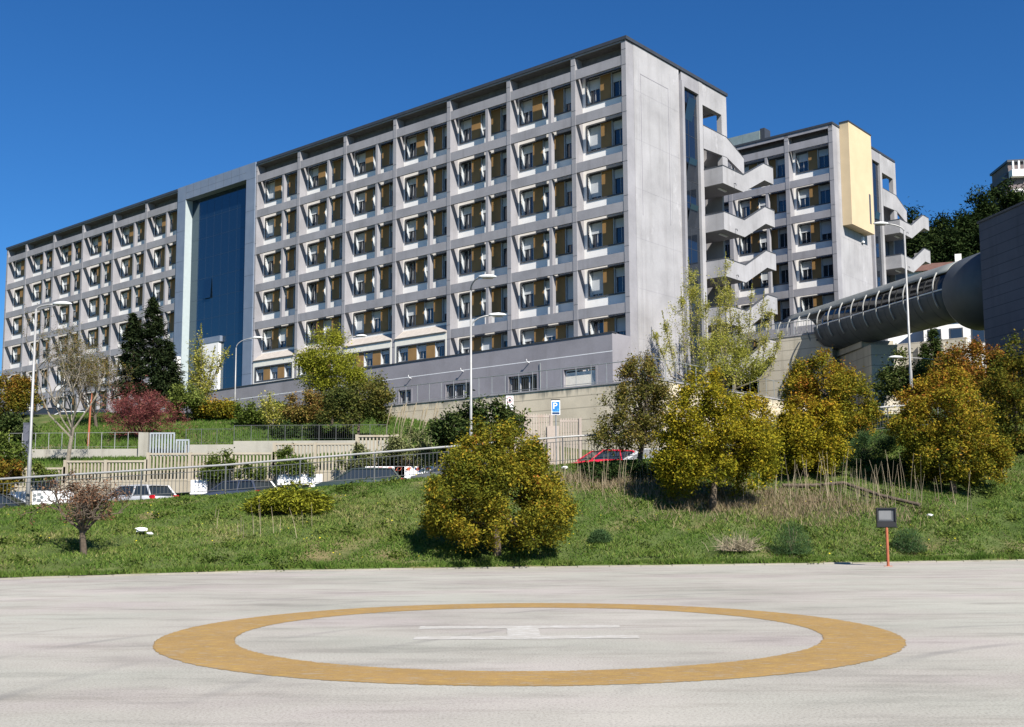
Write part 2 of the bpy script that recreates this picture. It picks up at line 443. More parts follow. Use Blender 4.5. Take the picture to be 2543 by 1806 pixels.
# ------------------------------------------------------------------ terrain
def T(X, xs, ys): return np.interp(X, xs, ys)
FX = [-70, -45, -22, -11.7, -2.6, 2.2, 6.8, 18.5, 30, 70]
def kerbY(X): return T(X, [-70, -25, -13.5, -6.85, -3.3, 5.4, 8, 17.3, 40, 80], [8, 22.8, 29.25, 33, 33.6, 35.05, 35.35, 37.6, 43, 52])
def fenceY(X): return T(X, FX, [40, 44, 45, 45, 45, 48, 50, 54, 57, 66])
def fenceZ(X): return T(X, FX, [0.3, 0.9, 1.98, 2.57, 3.27, 3.86, 4.25, 5.7, 6.6, 9])
def roadZ(X): return fenceZ(X) - T(X, [-3, 3, 8, 14], [0.78, 0.72, 0.5, 0.2])
def ground(X, Y):
    X = np.atleast_1d(np.asarray(X, float)); Y = np.atleast_1d(np.asarray(Y, float))
    X, Y = np.broadcast_arrays(X, Y)
    yk, yf, zf = kerbY(X), fenceY(X), fenceZ(X)
    zr = roadZ(X)
    zb = np.maximum(zr, T(X, [-60, -22, -12, -8, -5, -3, 70], [2.6, 3.35, 3.5, 3.85, 4.2, 3.5, 3.5]))
    zt0 = np.maximum(zb, T(X, [-60, -28, -12, -6, 0, 8, 14, 30, 60], [4.6, 5.0, 5.15, 5.3, 4.6, 4.8, 6.2, 7.6, 10]))
    zt1 = zt0 + T(X, [-10, -5], [0.45, 0.05])
    zu = T(X, [-80, -40, -10, 10, 30, 60], [9.6, 9.2, 9.0, 8.6, 9.5, 14])
    yw = np.full_like(X, 56.0) + np.maximum(0, (X - 5)) * 0.35
    ys = [np.full_like(X, -2000), yk - 0.05, yk + 0.08, yk + 0.45 * (yf - yk), yf - 0.6, yf + 0.3, yf + 0.6, yw - 0.12, yw + 0.12, yw + 1.6,
          np.maximum(yw + 3, 64.0 + np.maximum(0, X - 5) * 0.35), np.maximum(yw + 3.3, 64.3 + np.maximum(0, X - 5) * 0.35), np.maximum(yw + 12, np.full_like(X, 80.0)), np.maximum(yw + 20, np.full_like(X, 88.0)), np.full_like(X, 3000)]
    zs = [np.full_like(X, -0.15), np.full_like(X, -0.15), np.full_like(X, 0.06), 0.42 * zf + 0.1, zf - 0.16, zf - 0.02, zr, zr, zb, zb + (zt0 - zb) * 0.62, zt0, zt1, zu, zu + 0.35, zu + 0.35]
    z = np.zeros_like(X)
    for i in range(len(ys) - 1):
        m = (Y >= ys[i]) & (Y < ys[i + 1])
        tt = (Y - ys[i]) / np.maximum(ys[i + 1] - ys[i], 1e-6)
        z = np.where(m, zs[i] + (zs[i + 1] - zs[i]) * tt, z)
    slope = (Y > yk + 0.5) & (Y < yf - 0.8)
    z = z + np.where(slope, 0.10 * np.sin(X * 1.3 + Y * 0.7) * np.sin(Y * 0.9 - X * 0.4) + 0.06 * np.sin(X * 2.9 - Y * 2.1), 0)
    # the wooded hill far to the right, behind everything
    z = z + 30 * np.exp(-(((X - 95) / 34) ** 2 + ((Y - 175) / 45) ** 2))
    return z
def gz(X, Y): return float(ground(X, Y)[0])

def drop(px, py, y0=28.0, y1=100.0):
    """where the line of sight through a pixel first meets the ground"""
    d = ray(px * D, py * D)
    for Y in np.arange(y0, y1, 0.1):
        k = Y / d[1]
        if HC + d[2] * k <= gz(d[0] * k, Y):
            return float(d[0] * k), float(Y)
    return float(d[0] / d[1] * y1), y1

def grid_obj(name, xs, ys, zfun, mat):
    Xg, Yg = np.meshgrid(xs, ys)
    Zg = zfun(Xg, Yg)
    v = np.stack([Xg, Yg, Zg], -1).reshape(-1, 3)
    nx = len(xs)
    idx = np.arange(len(xs) * len(ys)).reshape(len(ys), nx)
    f = np.stack([idx[:-1, :-1], idx[:-1, 1:], idx[1:, 1:], idx[1:, :-1]], -1).reshape(-1, 4)
    me = bpy.data.meshes.new(name)
    me.from_pydata(v.tolist(), [], f.tolist())
    me.materials.append(mat)
    o = bpy.data.objects.new(name, me)
    COL.objects.link(o)
    return o
xs = np.concatenate([np.linspace(-1500, -75, 20), np.arange(-70, 72, 0.7), np.linspace(75, 1500, 20)])
ys = np.concatenate([np.linspace(-600, -5, 8), np.arange(5, 26, 3.0), np.arange(26, 66, 0.3), np.arange(66, 100, 1.5), np.arange(105, 260, 8), np.linspace(270, 2500, 14)])
tag(grid_obj('ground', xs, ys, ground, M['ground']), kind='structure')

# pad
px = list(np.arange(-68, 78, 2.0))
b = MB()
edge = [(x, float(kerbY(x))) for x in px]
b.add([(-68, -60, 0), (76, -60, 0)] + [(x, y, 0) for x, y in reversed(edge)], [tuple(range(2 + len(edge)))])
tag(b.build('helipad_pavement', M['pad']), kind='structure')
b = MB()
kx = np.arange(-40, 45, 1.0)
for i, (x0, x1) in enumerate(zip(kx[:-1], kx[1:])):
    y0, y1 = float(kerbY(x0)), float(kerbY(x1))
    h = 0.03 + 0.02 * random.random()
    g = 0.01
    p = [(x0 + g, y0 - 0.02), (x1 - g, y1 - 0.02), (x1 - g, y1 + 0.16), (x0 + g, y0 + 0.16)]
    b.prism(p, 'z', -0.05, h)
tag(b.build('kerb', M['kerb']), kind='structure')
# road beyond the railing
b = MB()
rx = list(np.arange(-60, 10, 1.5))
vs = []
for x in rx:
    vs += [(x, float(fenceY(x)) + 0.7, float(roadZ(x)) + 0.02), (x, 55.8, float(roadZ(x)) + 0.02)]
b.add(vs, [(2 * i, 2 * i + 2, 2 * i + 3, 2 * i + 1) for i in range(len(rx) - 1)])
tag(b.build('road', M['asphalt']), kind='structure')
# ring and letter
CX, CYY, RO, RI = 0.2018, 15.579, 4.954, 3.956
n = 900
b = MB()
vs = []
for k in range(n):
    a = 2 * math.pi * k / n
    j0, j1 = random.gauss(0, 0.010), random.gauss(0, 0.010)
    vs += [(CX + (RO + j0) * math.cos(a), CYY + (RO + j0) * math.sin(a), 0.004), (CX + (RI + j1) * math.cos(a), CYY + (RI + j1) * math.sin(a), 0.004)]
b.add(vs, [(2 * k, 2 * ((k + 1) % n), 2 * ((k + 1) % n) + 1, 2 * k + 1) for k in range(n)])
tag(b.build('ring_marking', M['mark_yellow']), kind='structure')
b = MB()
hp = [(-1.36, 16.36), (1.56, 16.38), (1.53, 15.99), (0.36, 15.98), (0.37, 14.99), (1.68, 15.01), (1.64, 14.63), (-1.30, 14.58), (-1.32, 14.97), (-0.08, 14.98), (-0.09, 15.97), (-1.35, 15.96)]
def ragged(quad, step=0.05, jit=0.012):
    out = []
    for q in range(len(quad)):
        (x0, y0), (x1, y1) = quad[q], quad[(q + 1) % len(quad)]
        m_ = max(2, int(math.hypot(x1 - x0, y1 - y0) / step))
        for k in range(m_):
            t_ = k / m_
            out.append((x0 + (x1 - x0) * t_ + random.gauss(0, jit) * 0.5, y0 + (y1 - y0) * t_ + random.gauss(0, jit), 0.004))
    return out
v_ = ragged(hp)
b.add(v_, [tuple(range(len(v_)))])
tag(b.build('letter_marking', M['mark_white']), kind='structure')

# ------------------------------------------------------------------ main building
TH = R(40.2908)
C0 = Vector((7.9208, 72.4808, 0))
DU = Vector((-math.cos(TH), math.sin(TH), 0))
DV = Vector((math.sin(TH), math.cos(TH), 0))
def uvz(u, v, z): return C0 + DU * u + DV * v + Vector((0, 0, z))
DEP = 0.87

def window_proto(cells, blinds, H=1.85, parent=None):
    """one ribbon window; cells = [('W'|'G', width)...]; x to the right, y inward; root mesh is the frame"""
    Wd = sum(c[1] for c in cells)
    fr, gl = MB(), MB()
    bl, pn = [], []
    e = 0.10
    # outer dark frame with a chamfered upper corner, proud of the wall
    for (x0, x1, z0, z1) in ((-e, Wd + e, -e, 0), (-e, Wd + e, H, H + e), (-e, 0, 0, H), (Wd, Wd + e, 0, H)):
        fr.box(x0, x1, -0.045, 0.10, z0, z1)
    fr.prism([(0, H), (0.16, H), (0, H - 0.16)], 'y', -0.04, 0.10)
    x = 0.0
    k = 0
    for typ, wd in cells:
        if typ == 'G':
            pn.append(MB().box(x + 0.012, x + wd - 0.012, 0.05, 0.295, 0.012, H - 0.012))
        else:
            # reveal and casement
            fr.box(x, x + 0.05, 0.08, 0.36, 0, H, 1)
            fr.box(x + wd - 0.05, x + wd, 0.08, 0.36, 0, H, 1)
            fr.box(x + 0.05, x + wd - 0.05, 0.10, 0.36, 0, 0.05, 0)
            fr.box(x + 0.05, x + wd - 0.05, 0.10, 0.36, H - 0.05, H, 0)
            cx0, cx1 = x + 0.05, x + wd - 0.05
            for a0, a1 in ((cx0, cx0 + 0.06), (cx1 - 0.06, cx1), ((cx0 + cx1) / 2 - 0.03, (cx0 + cx1) / 2 + 0.03)):
                fr.box(a0 + 0.01, a1 - 0.01, 0.27, 0.33, 0.05, H - 0.05, 2)
            fr.box(cx0 + 0.06, cx1 - 0.06, 0.272, 0.328, 0.05, 0.11, 2)
            bh = blinds[k % len(blinds)]
            if bh > 0.02:
                bl.append(MB().box(cx0 + 0.02, cx1 - 0.02, 0.235, 0.262, H - 0.06 - bh * H, H - 0.055))
            k += 1
        x += wd
    # back board so nothing is seen through
    fr.box(-e, Wd + e, 0.345, 0.40, -e, H + e, 0)
    o = fr.build('window', [M['frame_grey'], M['jamb'], M['sash']], parent)
    gl.box(0.03, Wd - 0.03, 0.30, 0.312, 0.03, H - 0.03)
    gl.build('pane', M['glass'], o)
    for q in bl: q.build('blind', M['blind'], o)
    for q in pn: q.build('panel', M['gold'], o)
    return o

def facade(root, cols, cw, ztop, B, zbase, mull=True, canopy_bays=(), skip=None, nomull=()):
    """cols: column centres in u from the corner; B: beam tops; builds columns, beams, mullions, wall, windows"""
    rows = [(B[i], B[i + 1]) for i in range(len(B) - 1)]
    for cc in cols:
        m = MB().ub(cc - cw / 2, cc + cw / 2, 0, DEP + 0.05, zbase, ztop)
        for z in [bb + 0.35 for bb in B] + [bb - 0.75 for bb in B]:   # casting joints
            m.ub(cc - cw / 2 - 0.004, cc + cw / 2 + 0.004, -0.006, 0.02, z, z + 0.03, 1)
        m.build('column', [M['concrete'], M['frame_grey']], root)
    wall = MB()
    H = 1.85
    proto = {}
    for bi in range(len(cols) - 1):
        u0, u1 = cols[bi] + cw / 2, cols[bi + 1] - cw / 2      # right, left
        wide = (u1 - u0) > 4.5
        if wide:
            cells = [('W', 1.10), ('G', 0.95), ('W', 1.08), ('G', 0.92), ('W', 1.10)]
        else:
            cells = [('W', 1.10), ('G', 0.92), ('W', 1.15)]
        sc = (u1 - u0 - 0.62) / sum(c[1] for c in cells) if wide else min(1.0, (u1 - u0 - 0.6) / 3.17)
        cells = [(a, wdt * sc) for a, wdt in cells]
        Wd = sum(c[1] for c in cells)
        uL = u1 - (0.30 if wide else 0.42)
        uR = uL - Wd
        # beams
        for i, zb in enumerate(B):
            if bi in canopy_bays and i >= 5: continue
            if zb < zbase + 0.2: continue
            MB().ub(u0, u1, 0.03, 0.18, zb - 0.69, zb).build('beam', M['concrete'], root)
        # mullions between beams
        if mull and wide:
            uc = u1 - 0.65 * (u1 - u0)
            for i in range(len(B) - 1):
                if (bi, i) in nomull: continue
                if bi in canopy_bays and i >= 4: continue
                MB().ub(uc - 0.13, uc + 0.13, 0.05, 0.40, B[i + 1], B[i] - 0.69).build('mullion', M['concrete'], root)
        # wall strips
        zlow = zbase
        wall.ub(uL + 0.0, u1, DEP, DEP + 0.35, zlow, B[0] - 0.1)
        wall.ub(u0, uR, DEP, DEP + 0.35, zlow, B[0] - 0.1)
        wall.ub(u0, u1, DEP, DEP + 0.35, B[0] - 0.1, ztop, 1)  # top band coloured dark for the shade below the roof
        z_prev = B[0] - 0.1
        for i in range(len(B) - 1):
            zo = B[i + 1] + 0.92
            if bi in canopy_bays and i >= 5:
                continue
            if zo + H < zbase + 0.3: continue
            wall.ub(uR, uL, DEP, DEP + 0.35, zo + H, z_prev)
            z_prev = zo
            key = (wide, round(sc, 3), int(rng.integers(0, 7)))
            if key not in proto:
                bls = [[0.30, 0.42, 0.36], [0.45, 0.28, 0.62], [0.24, 0.20, 0.40], [0.36, 0.62, 0.26], [0.85, 0.33, 0.30], [0.0, 0.5, 0.22], [0.40, 0.34, 0.88]][key[2]]
                o = window_proto(cells, bls, H, root)
                proto[key] = o
            else:
                o = copy_tree(proto[key], root)
            o.location = (-uL, DEP, zo)
        wall.ub(uR, uL, DEP, DEP + 0.35, zlow, z_prev)
    wall.build('facade_wall', [M['white_wall'], M['shade_plaster']], root)

def side_end(root, ztop, zbase, gv0=7.05, off=0.0, vend=13.8, storeys=5, zp0=27.3, box=False):
    """gable side: blank wall, glazed strip, loggia pier and the zig-zag stair; off shifts the back half in v"""
    g0, g1 = gv0 + 0.09, 9.62 + off
    o0, o1 = 10.12 + off, 13.0 + off
    ve = vend + off
    zl = zp0 + 3.45                       # top loggia parapet
    s = MB()
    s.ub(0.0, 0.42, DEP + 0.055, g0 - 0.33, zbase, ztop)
    s.build('gable_wall', M['concrete_sunlit'], root)
    j = MB()
    for vv in (1.55, 5.6):
        j.ub(-0.003, 0.02, vv, vv + 0.018, zbase, ztop - 0.9)
    for k in range(6):
        j.ub(-0.003, 0.02, DEP + 0.1, g0 - 0.4, zp0 + 3.5 - 3.48 * k, zp0 + 3.515 - 3.48 * k)
    if not box:
        for (va, vb_, za, zb_) in ((1.75, 1.80, ztop - 12.0, ztop - 1.9), (5.3, 5.35, ztop - 12.0, ztop - 1.9)):
            j.ub(-0.012, 0.02, va, vb_, za, zb_)
        j.ub(-0.012, 0.02, 1.75, 5.35, ztop - 1.95, ztop - 1.9)
    j.build('panel_joint', M['plaster_grey'], root)
    f = MB()                               # raised frame beside and above the glass
    f.ub(-0.27, 0.42, g0 - 0.325, g0, zbase, ztop - 0.85)
    f.ub(0.0, 0.42, g0, g1, ztop - 1.05, ztop)
    f.build('strip_frame', M['concrete'], root)
    g = MB().ub(0.20, 0.26, g0, g1, zbase, ztop - 1.05).build('stair_glass', M['glass_strip'], root)
    gb = MB()
    for k in range(12):
        zz = ztop - 1.1 - 1.72 * k
        if zz > zbase: gb.ub(0.185, 0.205, g0, g1, zz, zz + 0.03)
    gb.ub(0.185, 0.205, (g0 + g1) / 2, (g0 + g1) / 2 + 0.03, zbase, ztop - 1.05)
    gb.build('glazing_bar', M['dark_metal'], g)
    for zz in ((zp0 + 3.4, zp0 - 1.2, zp0 - 4.7) if not box else (zp0 - 1.0,)):
        p = MB()
        va, vb = g0 + 0.7, g0 + 1.75
        vs = [(0.17, va, zz + 1.6), (0.17, vb, zz + 1.6), (-0.22, vb, zz), (-0.22, va, zz)]
        vs += [(x + 0.03, y, z) for x, y, z in vs]
        p.add(vs, [(0, 1, 2, 3), (7, 6, 5, 4), (0, 4, 5, 1), (1, 5, 6, 2), (2, 6, 7, 3), (3, 7, 4, 0)])
        p.build('vent_pane', M['glass_strip'], g)
    # pier and loggia wall
    q = MB()
    q.ub(-0.02, 0.42, g1, o0, zbase, ztop)
    q.ub(0.0, 0.42, o1, ve, zl - 3.9, ztop)
    q.ub(0.0, 0.42, o0, o1, zl + 1.63, ztop)
    q.ub(0.42, 2.6, ve - 0.25, ve, zl + 2.05, ztop)               # lintel on the rear face
    q.ub(0.42, 2.6, ve - 0.25, ve, zbase, zl)
    q.ub(2.6, 2.9, g1, ve, zbase, ztop)
    q.ub(0.42, 2.6, g1, ve - 0.25, zl + 2.1, zl + 2.3)
    q.build('loggia_wall', M['concrete_sunlit'], root)
    # top flight parapet, flush with the gable
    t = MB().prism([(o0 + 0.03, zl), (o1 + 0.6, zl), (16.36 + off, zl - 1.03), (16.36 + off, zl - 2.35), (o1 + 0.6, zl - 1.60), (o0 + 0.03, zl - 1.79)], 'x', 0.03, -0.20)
    t.build('flight_parapet', M['concrete_sunlit'], root)
    cop = MB().prism([(o0, zl + 0.05), (o1 + 0.6, zl + 0.05), (16.40 + off, zl - 0.98), (16.40 + off, zl - 1.03), (o1 + 0.6, zl), (o0, zl)], 'x', 0.05, -0.22)
    cop.build('coping', M['frame_grey'], root)
    for k in range(storeys):
        zp = zp0 - 3.5 * k
        if zp < zbase: break
        a, bq, cq, dq = 10.1 + off, 13.2 + off, 16.6 + off, 18.2 + off
        p = MB()
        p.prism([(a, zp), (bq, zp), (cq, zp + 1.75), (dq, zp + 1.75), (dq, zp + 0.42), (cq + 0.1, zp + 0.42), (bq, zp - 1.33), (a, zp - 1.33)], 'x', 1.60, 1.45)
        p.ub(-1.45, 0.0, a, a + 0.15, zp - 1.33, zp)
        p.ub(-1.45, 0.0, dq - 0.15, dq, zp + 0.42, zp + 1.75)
        o = p.build('stair_parapet', M['concrete_sunlit'], root)
        c = MB().prism([(a - 0.03, zp + 0.05), (bq, zp + 0.05), (cq, zp + 1.80), (dq + 0.03, zp + 1.80), (dq + 0.03, zp + 1.75), (cq, zp + 1.75), (bq, zp), (a - 0.03, zp)], 'x', 1.63, 1.42)
        c.ub(-1.42, 0.0, a - 0.03, a + 0.17, zp, zp + 0.05)
        c.build('coping', M['frame_grey'], o)
        sl = MB()
        sl.ub(-1.45, 2.6, a + 0.15, bq, zp - 1.30, zp - 1.10)
        sl.prism([(bq, zp - 1.30), (cq, zp + 0.40), (dq - 0.15, zp + 0.40), (dq - 0.15, zp + 0.62), (cq, zp + 0.62), (bq, zp - 1.10)], 'x', 1.45, -1.2)
        sl.build('stair_slab', M['concrete'], root)
        MB().ub(-0.75, -0.55, a + 1.0, a + 2.1, zp - 1.37, zp - 1.302).build('ceiling_lamp', M['white_metal'], root)
        MB().tube([(1.6, a + 1.65, zp - 1.0), (1.75, a + 1.65, zp - 1.02), (1.78, a + 1.65, zp - 1.18)], 0.03, 6).build('drain_spout', M['dark_metal'], o)
    sw = MB().ub(1.9 if not box else 0.9, 2.2, g1, (16.4 if not box else 18.0) + off, zbase, zl - (1.9 if not box else 3.6)).build('stair_core', M['shade_wall'], root)  # wall coloured dark to deepen the shade under the landings

bld = empty('hospital_building', C0, -TH, 'long grey concrete hospital block with gold window panels and a tall blue glass entrance bay', 'building')
Bz = [33.07, 29.74, 26.26, 22.76, 19.27, 15.80, 12.3, 8.8]
colsR = [0.2, 4.55, 10.6, 16.75, 22.82, 28.96, 35.15, 41.35]
colsL = [54.05, 59.92, 66.26, 72.72, 79.26, 85.9, 90.65]
facade(bld, colsR, 0.36, 34.08, Bz, 9.5, canopy_bays=(3, 4, 5, 6), nomull={(1, 5), (2, 5), (1, 6), (2, 6)})
facade(bld, colsL, 0.36, 34.08, Bz, 9.2)
# roof: dark fascia, soffit slab
b = MB()
b.ub(-0.10, 41.2, -0.08, 13.9, 34.10, 34.34)
b.ub(54.2, 90.95, -0.08, 13.9, 34.10, 34.34)
b.build('roof_fascia', M['dark_metal'], bld)
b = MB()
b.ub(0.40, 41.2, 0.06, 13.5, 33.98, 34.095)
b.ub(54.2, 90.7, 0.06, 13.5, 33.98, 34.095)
b.build('soffit', M['shade_plaster'], bld)
b = MB()
b.ub(0.0, 41.4, 0.0, 0.055, 33.985, 34.094)
b.ub(54.0, 90.83, 0.0, 0.055, 33.985, 34.094)
b.build('roof_edge', M['concrete'], bld)
# core volume behind the facade
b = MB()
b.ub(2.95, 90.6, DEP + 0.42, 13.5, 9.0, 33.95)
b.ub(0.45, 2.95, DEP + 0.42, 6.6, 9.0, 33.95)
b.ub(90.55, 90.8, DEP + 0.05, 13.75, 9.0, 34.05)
b.build('inner_core', M['shade_plaster'], bld)
side_end(bld, 34.08, 8.5)
# canopies and ground-floor infill, bays 4-7
for bi in (3, 4, 5, 6):
    u0, u1 = colsR[bi] + 0.18, colsR[bi + 1] - 0.18
    b = MB().prism([(-0.12, 15.68), (DEP - 0.003, 16.42), (DEP - 0.003, 16.30), (-0.02, 15.56)], 'x', -(u0 + 0.01), -(u1 - 0.01))
    b.build('sloped_canopy', M['canopy'], bld)
    cells = [('W', 1.08), ('G', 0.95), ('W', 1.08), ('G', 0.95), ('W', 1.08)]
    uL = u1 - 0.35
    uR = uL - sum(c[1] for c in cells)
    b = MB()
    b.ub(u0 + 0.005, u1 - 0.005, -0.02, 0.30, 14.98 + 0.02, 15.55)
    b.ub(u0 + 0.005, u1 - 0.005, -0.02, 0.30, 9.5, 13.78)
    b.ub(uL, u1 - 0.005, -0.02, 0.30, 13.78, 15.0)
    b.ub(u0 + 0.005, uR, -0.02, 0.30, 13.78, 15.0)
    b.build('infill_wall', M['cream_wall'], bld)
    o = window_proto(cells, [0.3, 0.4, 0.25], 1.2, bld)
    o.location = (-uL, 0.0, 13.79)
# entrance portal
b = MB()
b.ub(41.36, 42.70, -0.10, 0.72, 9.5, 34.36)
b.ub(52.64, 54.0, -0.10, 0.72, 9.5, 34.36)
b.ub(42.70, 52.64, -0.10, 0.72, 32.95, 34.36)
b.ub(41.36, 54.0, 0.72, 13.9, 34.1, 34.36)
pf = b.build('portal_frame', M['portal_clad'], bld)
for ua, ub_ in ((41.34, 42.69), (52.66, 54.02)):
    for z in np.arange(11.5, 34, 3.05):
        MB().ub(ua, ub_, -0.104, -0.08, z, z + 0.025).build('cladding_joint', M['frame_grey'], pf)
b = MB()
b.ub(42.72, 52.62, -0.103, -0.08, 33.6, 33.62)
for u in np.arange(43.8, 53, 1.25):
    b.ub(u, u + 0.02, -0.104, -0.08, 32.97, 34.35)
b.build('cladding_joint', M['frame_grey'], pf)
b = MB().ub(52.60, 52.636, -0.09, 0.70, 9.5, 32.9)
b.build('portal_reveal', M['portal_inner'], pf)
eg = MB().ub(42.70, 52.60, 0.70, 0.76, 9.5, 32.95).build('entrance_glass', M['glass_blue'], bld)
b = MB()
for z in np.arange(10.6, 32.9, 2.02):
    b.ub(42.72, 52.58, 0.693, 0.705, z, z + 0.022)
for u in np.arange(43.9, 52.5, 1.24):
    b.ub(u, u + 0.016, 0.695, 0.705, 9.6, 32.9)
b.build('glazing_bar', M['bar_blue'], eg)
p = MB()
vs = [(-50.2, 0.66, 24.6), (-49.0, 0.66, 24.6), (-49.0, 0.55, 22.7), (-50.2, 0.55, 22.7)]
vs += [(x, y + 0.03, z) for x, y, z in vs]
p.add(vs, [(0, 1, 2, 3), (7, 6, 5, 4), (0, 4, 5, 1), (1, 5, 6, 2), (2, 6, 7, 3), (3, 7, 4, 0)])
p.build('vent_pane', M['glass_blue'], eg)
b = MB()
b.ub(47.2, 50.1, 0.42, 0.69, 9.5, 18.2)
b.build('entrance_vestibule', M['white_wall'], bld)
MB().ub(47.0, 50.3, 0.38, 0.69, 18.203, 18.75).build('vestibule_lintel', M['portal_clad'], bld)
MB().ub(52.7, 53.6, -0.55, -0.11, 9.5, 17.2).build('portal_buttress', M['white_wall'], bld)

# podium (grey plaster) in front of the ground floor
def podz(u): return 13.43 - 0.0095 * u
vT = -2.13
b = MB()
def pod(u0, u1, v0, v1, z0, z1f, m=0):
    vs = [(-u0, v0, z0), (-u1, v0, z0), (-u1, v1, z0), (-u0, v1, z0), (-u0, v0, z1f(u0)), (-u1, v0, z1f(u1)), (-u1, v1, z1f(u1)), (-u0, v1, z1f(u0))]
    b.add(vs, [(0, 1, 2, 3), (4, 7, 6, 5), (0, 4, 5, 1), (1, 5, 6, 2), (2, 6, 7, 3), (3, 7, 4, 0)], m)
wins = [(1.36, 3.99, 10.05, 11.32, 3), (6.31, 8.88, 10.0, 11.27, 3), (12.5, 14.96, 9.98, 11.22, 3), (18.6, 19.9, 9.7, 11.15, 2), (21.9, 23.4, 9.6, 11.0, 2)]
cur = 0.0
for (w0, w1, z0, z1, npan) in wins:
    pod(cur, w0, vT, vT + 0.4, 8.6, podz)
    pod(w0, w1, vT, vT + 0.4, 8.6, lambda u, z=z0: z)
    pod(w0, w1, vT, vT + 0.4, z1, podz)
    cur = w1
pod(cur, 58, vT, vT + 0.4, 8.6, podz)
pod(0.0, 0.3, vT + 0.4, -0.003, 8.6, podz)
pod(0.3, 58, vT + 0.4, -0.13, 12.6, lambda u: podz(u) - 0.9)
b.build('podium_wall', M['plaster_grey'], bld)
b = MB()
pod(-0.05, 58.0, vT - 0.05, vT + 0.45, 13.0, lambda u: podz(u) + 0.07)
# coping follows the parapet: thin band only
b = MB()
vs = []
for (u, v) in ((-0.05, vT - 0.05), (58, vT - 0.05), (58, vT + 0.45), (-0.05, vT + 0.45)):
    vs.append((-u, v, podz(u) + 0.003))
for (u, v) in ((-0.05, vT - 0.05), (58, vT - 0.05), (58, vT + 0.45), (-0.05, vT + 0.45)):
    vs.append((-u, v, podz(u) + 0.075))
b.add(vs, [(0, 1, 2, 3), (7, 6, 5, 4), (0, 4, 5, 1), (1, 5, 6, 2), (2, 6, 7, 3), (3, 7, 4, 0)])
b.build('podium_coping', M['dark_metal'], bld)
b = MB()
def zline(u): return 12.2 - 0.006 * u
vs = [(0.004, vT - 0.004, zline(0)), (-58, vT - 0.004, zline(58)), (-58, vT - 0.004, zline(58) + 0.05), (0.004, vT - 0.004, zline(0) + 0.05)]
b.add(vs, [(0, 1, 2, 3)])
b.build('string_course', M['white_metal'], bld)
for i, (w0, w1, z0, z1, npan) in enumerate(wins):
    f = MB()
    f.ub(w0 - 0.12, w1 + 0.12, vT - 0.03, vT + 0.02, z1, z1 + 0.10)
    f.ub(w1, w1 + 0.12, vT - 0.03, vT + 0.02, z0, z1)
    f.ub(w0 - 0.12, w0, vT - 0.03, vT + 0.02, z0, z1)
    st = (w1 - w0) / npan
    for k in range(npan + 1):
        uu = w0 + k * st
        f.ub(uu - 0.07, uu + 0.07, vT + 0.20, vT + 0.27, z0, z1, 1)
    f.ub(w0, w1, vT + 0.205, vT + 0.265, z1 - 0.1, z1, 1)
    o = f.build('podium_window', [M['plaster_grey'], M['white_metal']], bld)
    if i == 0:
        s = MB()
        for k in range(14):
            s.ub(w0 + 0.02, w1 - 0.02, vT + 0.17, vT + 0.195, z0 + k * 0.065, z0 + k * 0.065 + 0.055)
        s.ub(w0 + 0.02, w1 - 0.02, vT + 0.176, vT + 0.192, z0 + 0.91, z1 - 0.2)
        s.build('shutter', M['cream_wall'], o)
    else:
        MB().ub(w0, w1, vT + 0.28, vT + 0.30, z0, z1).build('pane', M['glass'], o)
        gr = MB()
        for uu in np.arange(w0 + 0.15, w1, 0.16):
            gr.ub(uu, uu + 0.025, vT + 0.06, vT + 0.085, z0, z1)
        gr.ub(w0, w1, vT + 0.055, vT + 0.09, z0 + 0.3, z0 + 0.33)
        gr.build('grille', M['dark_metal'], o)
for (u, z) in ((7.0, 12.1), (13.2, 12.05), (18.6, 12.0), (25, 11.9)):
    MB().tube([(-u, vT, z), (-u, vT - 0.25, z + 0.05), (-u, vT - 0.32, z + 0.22)], 0.035, 6).build('wall_spotlight', M['white_metal'], bld)
MB().tube([(-6.0, vT - 0.05, 12.0), (-6.0, vT - 0.05, 9.9)], 0.04, 6).build('drain_pipe', M['grey_metal'], bld)
MB().ub(22.0, 23.3, vT - 0.012, vT + 0.01, 11.15, 11.85).build('wall_patch', M['concrete_old'], bld)

# ------------------------------------------------------------------ rear building
C2 = C0 + DV * 33.5
b2 = empty('rear_hospital_wing', C2, -TH, 'rear grey concrete wing with a tall pale yellow box on its gable', 'building')
dz2 = 3.1
cols2 = [0.2, 4.6, 10.65, 16.75, 22.8]
B2 = [36.34, 32.77, 29.36, 25.87, 22.4, 18.9, 15.45]
facade(b2, cols2, 0.4, 37.3, B2, 14.6)
b = MB().ub(-0.06, 23.2, -0.06, 15.0, 37.32, 37.52).build('roof_fascia', M['dark_metal'], b2)
b = MB().ub(0.42, 22.9, 0.06, 14.6, 37.18, 37.31).build('soffit', M['shade_plaster'], b2)
b = MB().ub(0.0, 23.0, 0.0, 0.055, 37.0, 37.315).build('roof_edge', M['concrete'], b2)
b = MB()
b.ub(2.95, 22.9, DEP + 0.42, 14.6, 13, 37.1)
b.ub(0.45, 2.95, DEP + 0.42, 7.6, 13, 37.1)
b.build('inner_core', M['shade_plaster'], b2)
side_end(b2, 37.3, 13.5, gv0=8.35, off=1.35, zp0=30.4, storeys=4, box=True)
bx = MB().ub(-0.90, -0.005, 1.55, 6.75, 28.05, 37.75)
yb = bx.build('yellow_box', M['yellow_clad'], b2)
MB().ub(-0.95, 0.0, 1.50, 6.80, 37.75, 37.87).build('box_coping', M['dark_metal'], yb)
b = MB().ub(-0.905, -0.88, 5.72, 6.12, 28.9, 31.8)
b.build('slot_window', M['frame_grey'], yb)
MB().ub(-0.20, -0.003, 5.6, 6.0, 27.2, 27.75).build('wall_lamp', M['white_metal'], b2)
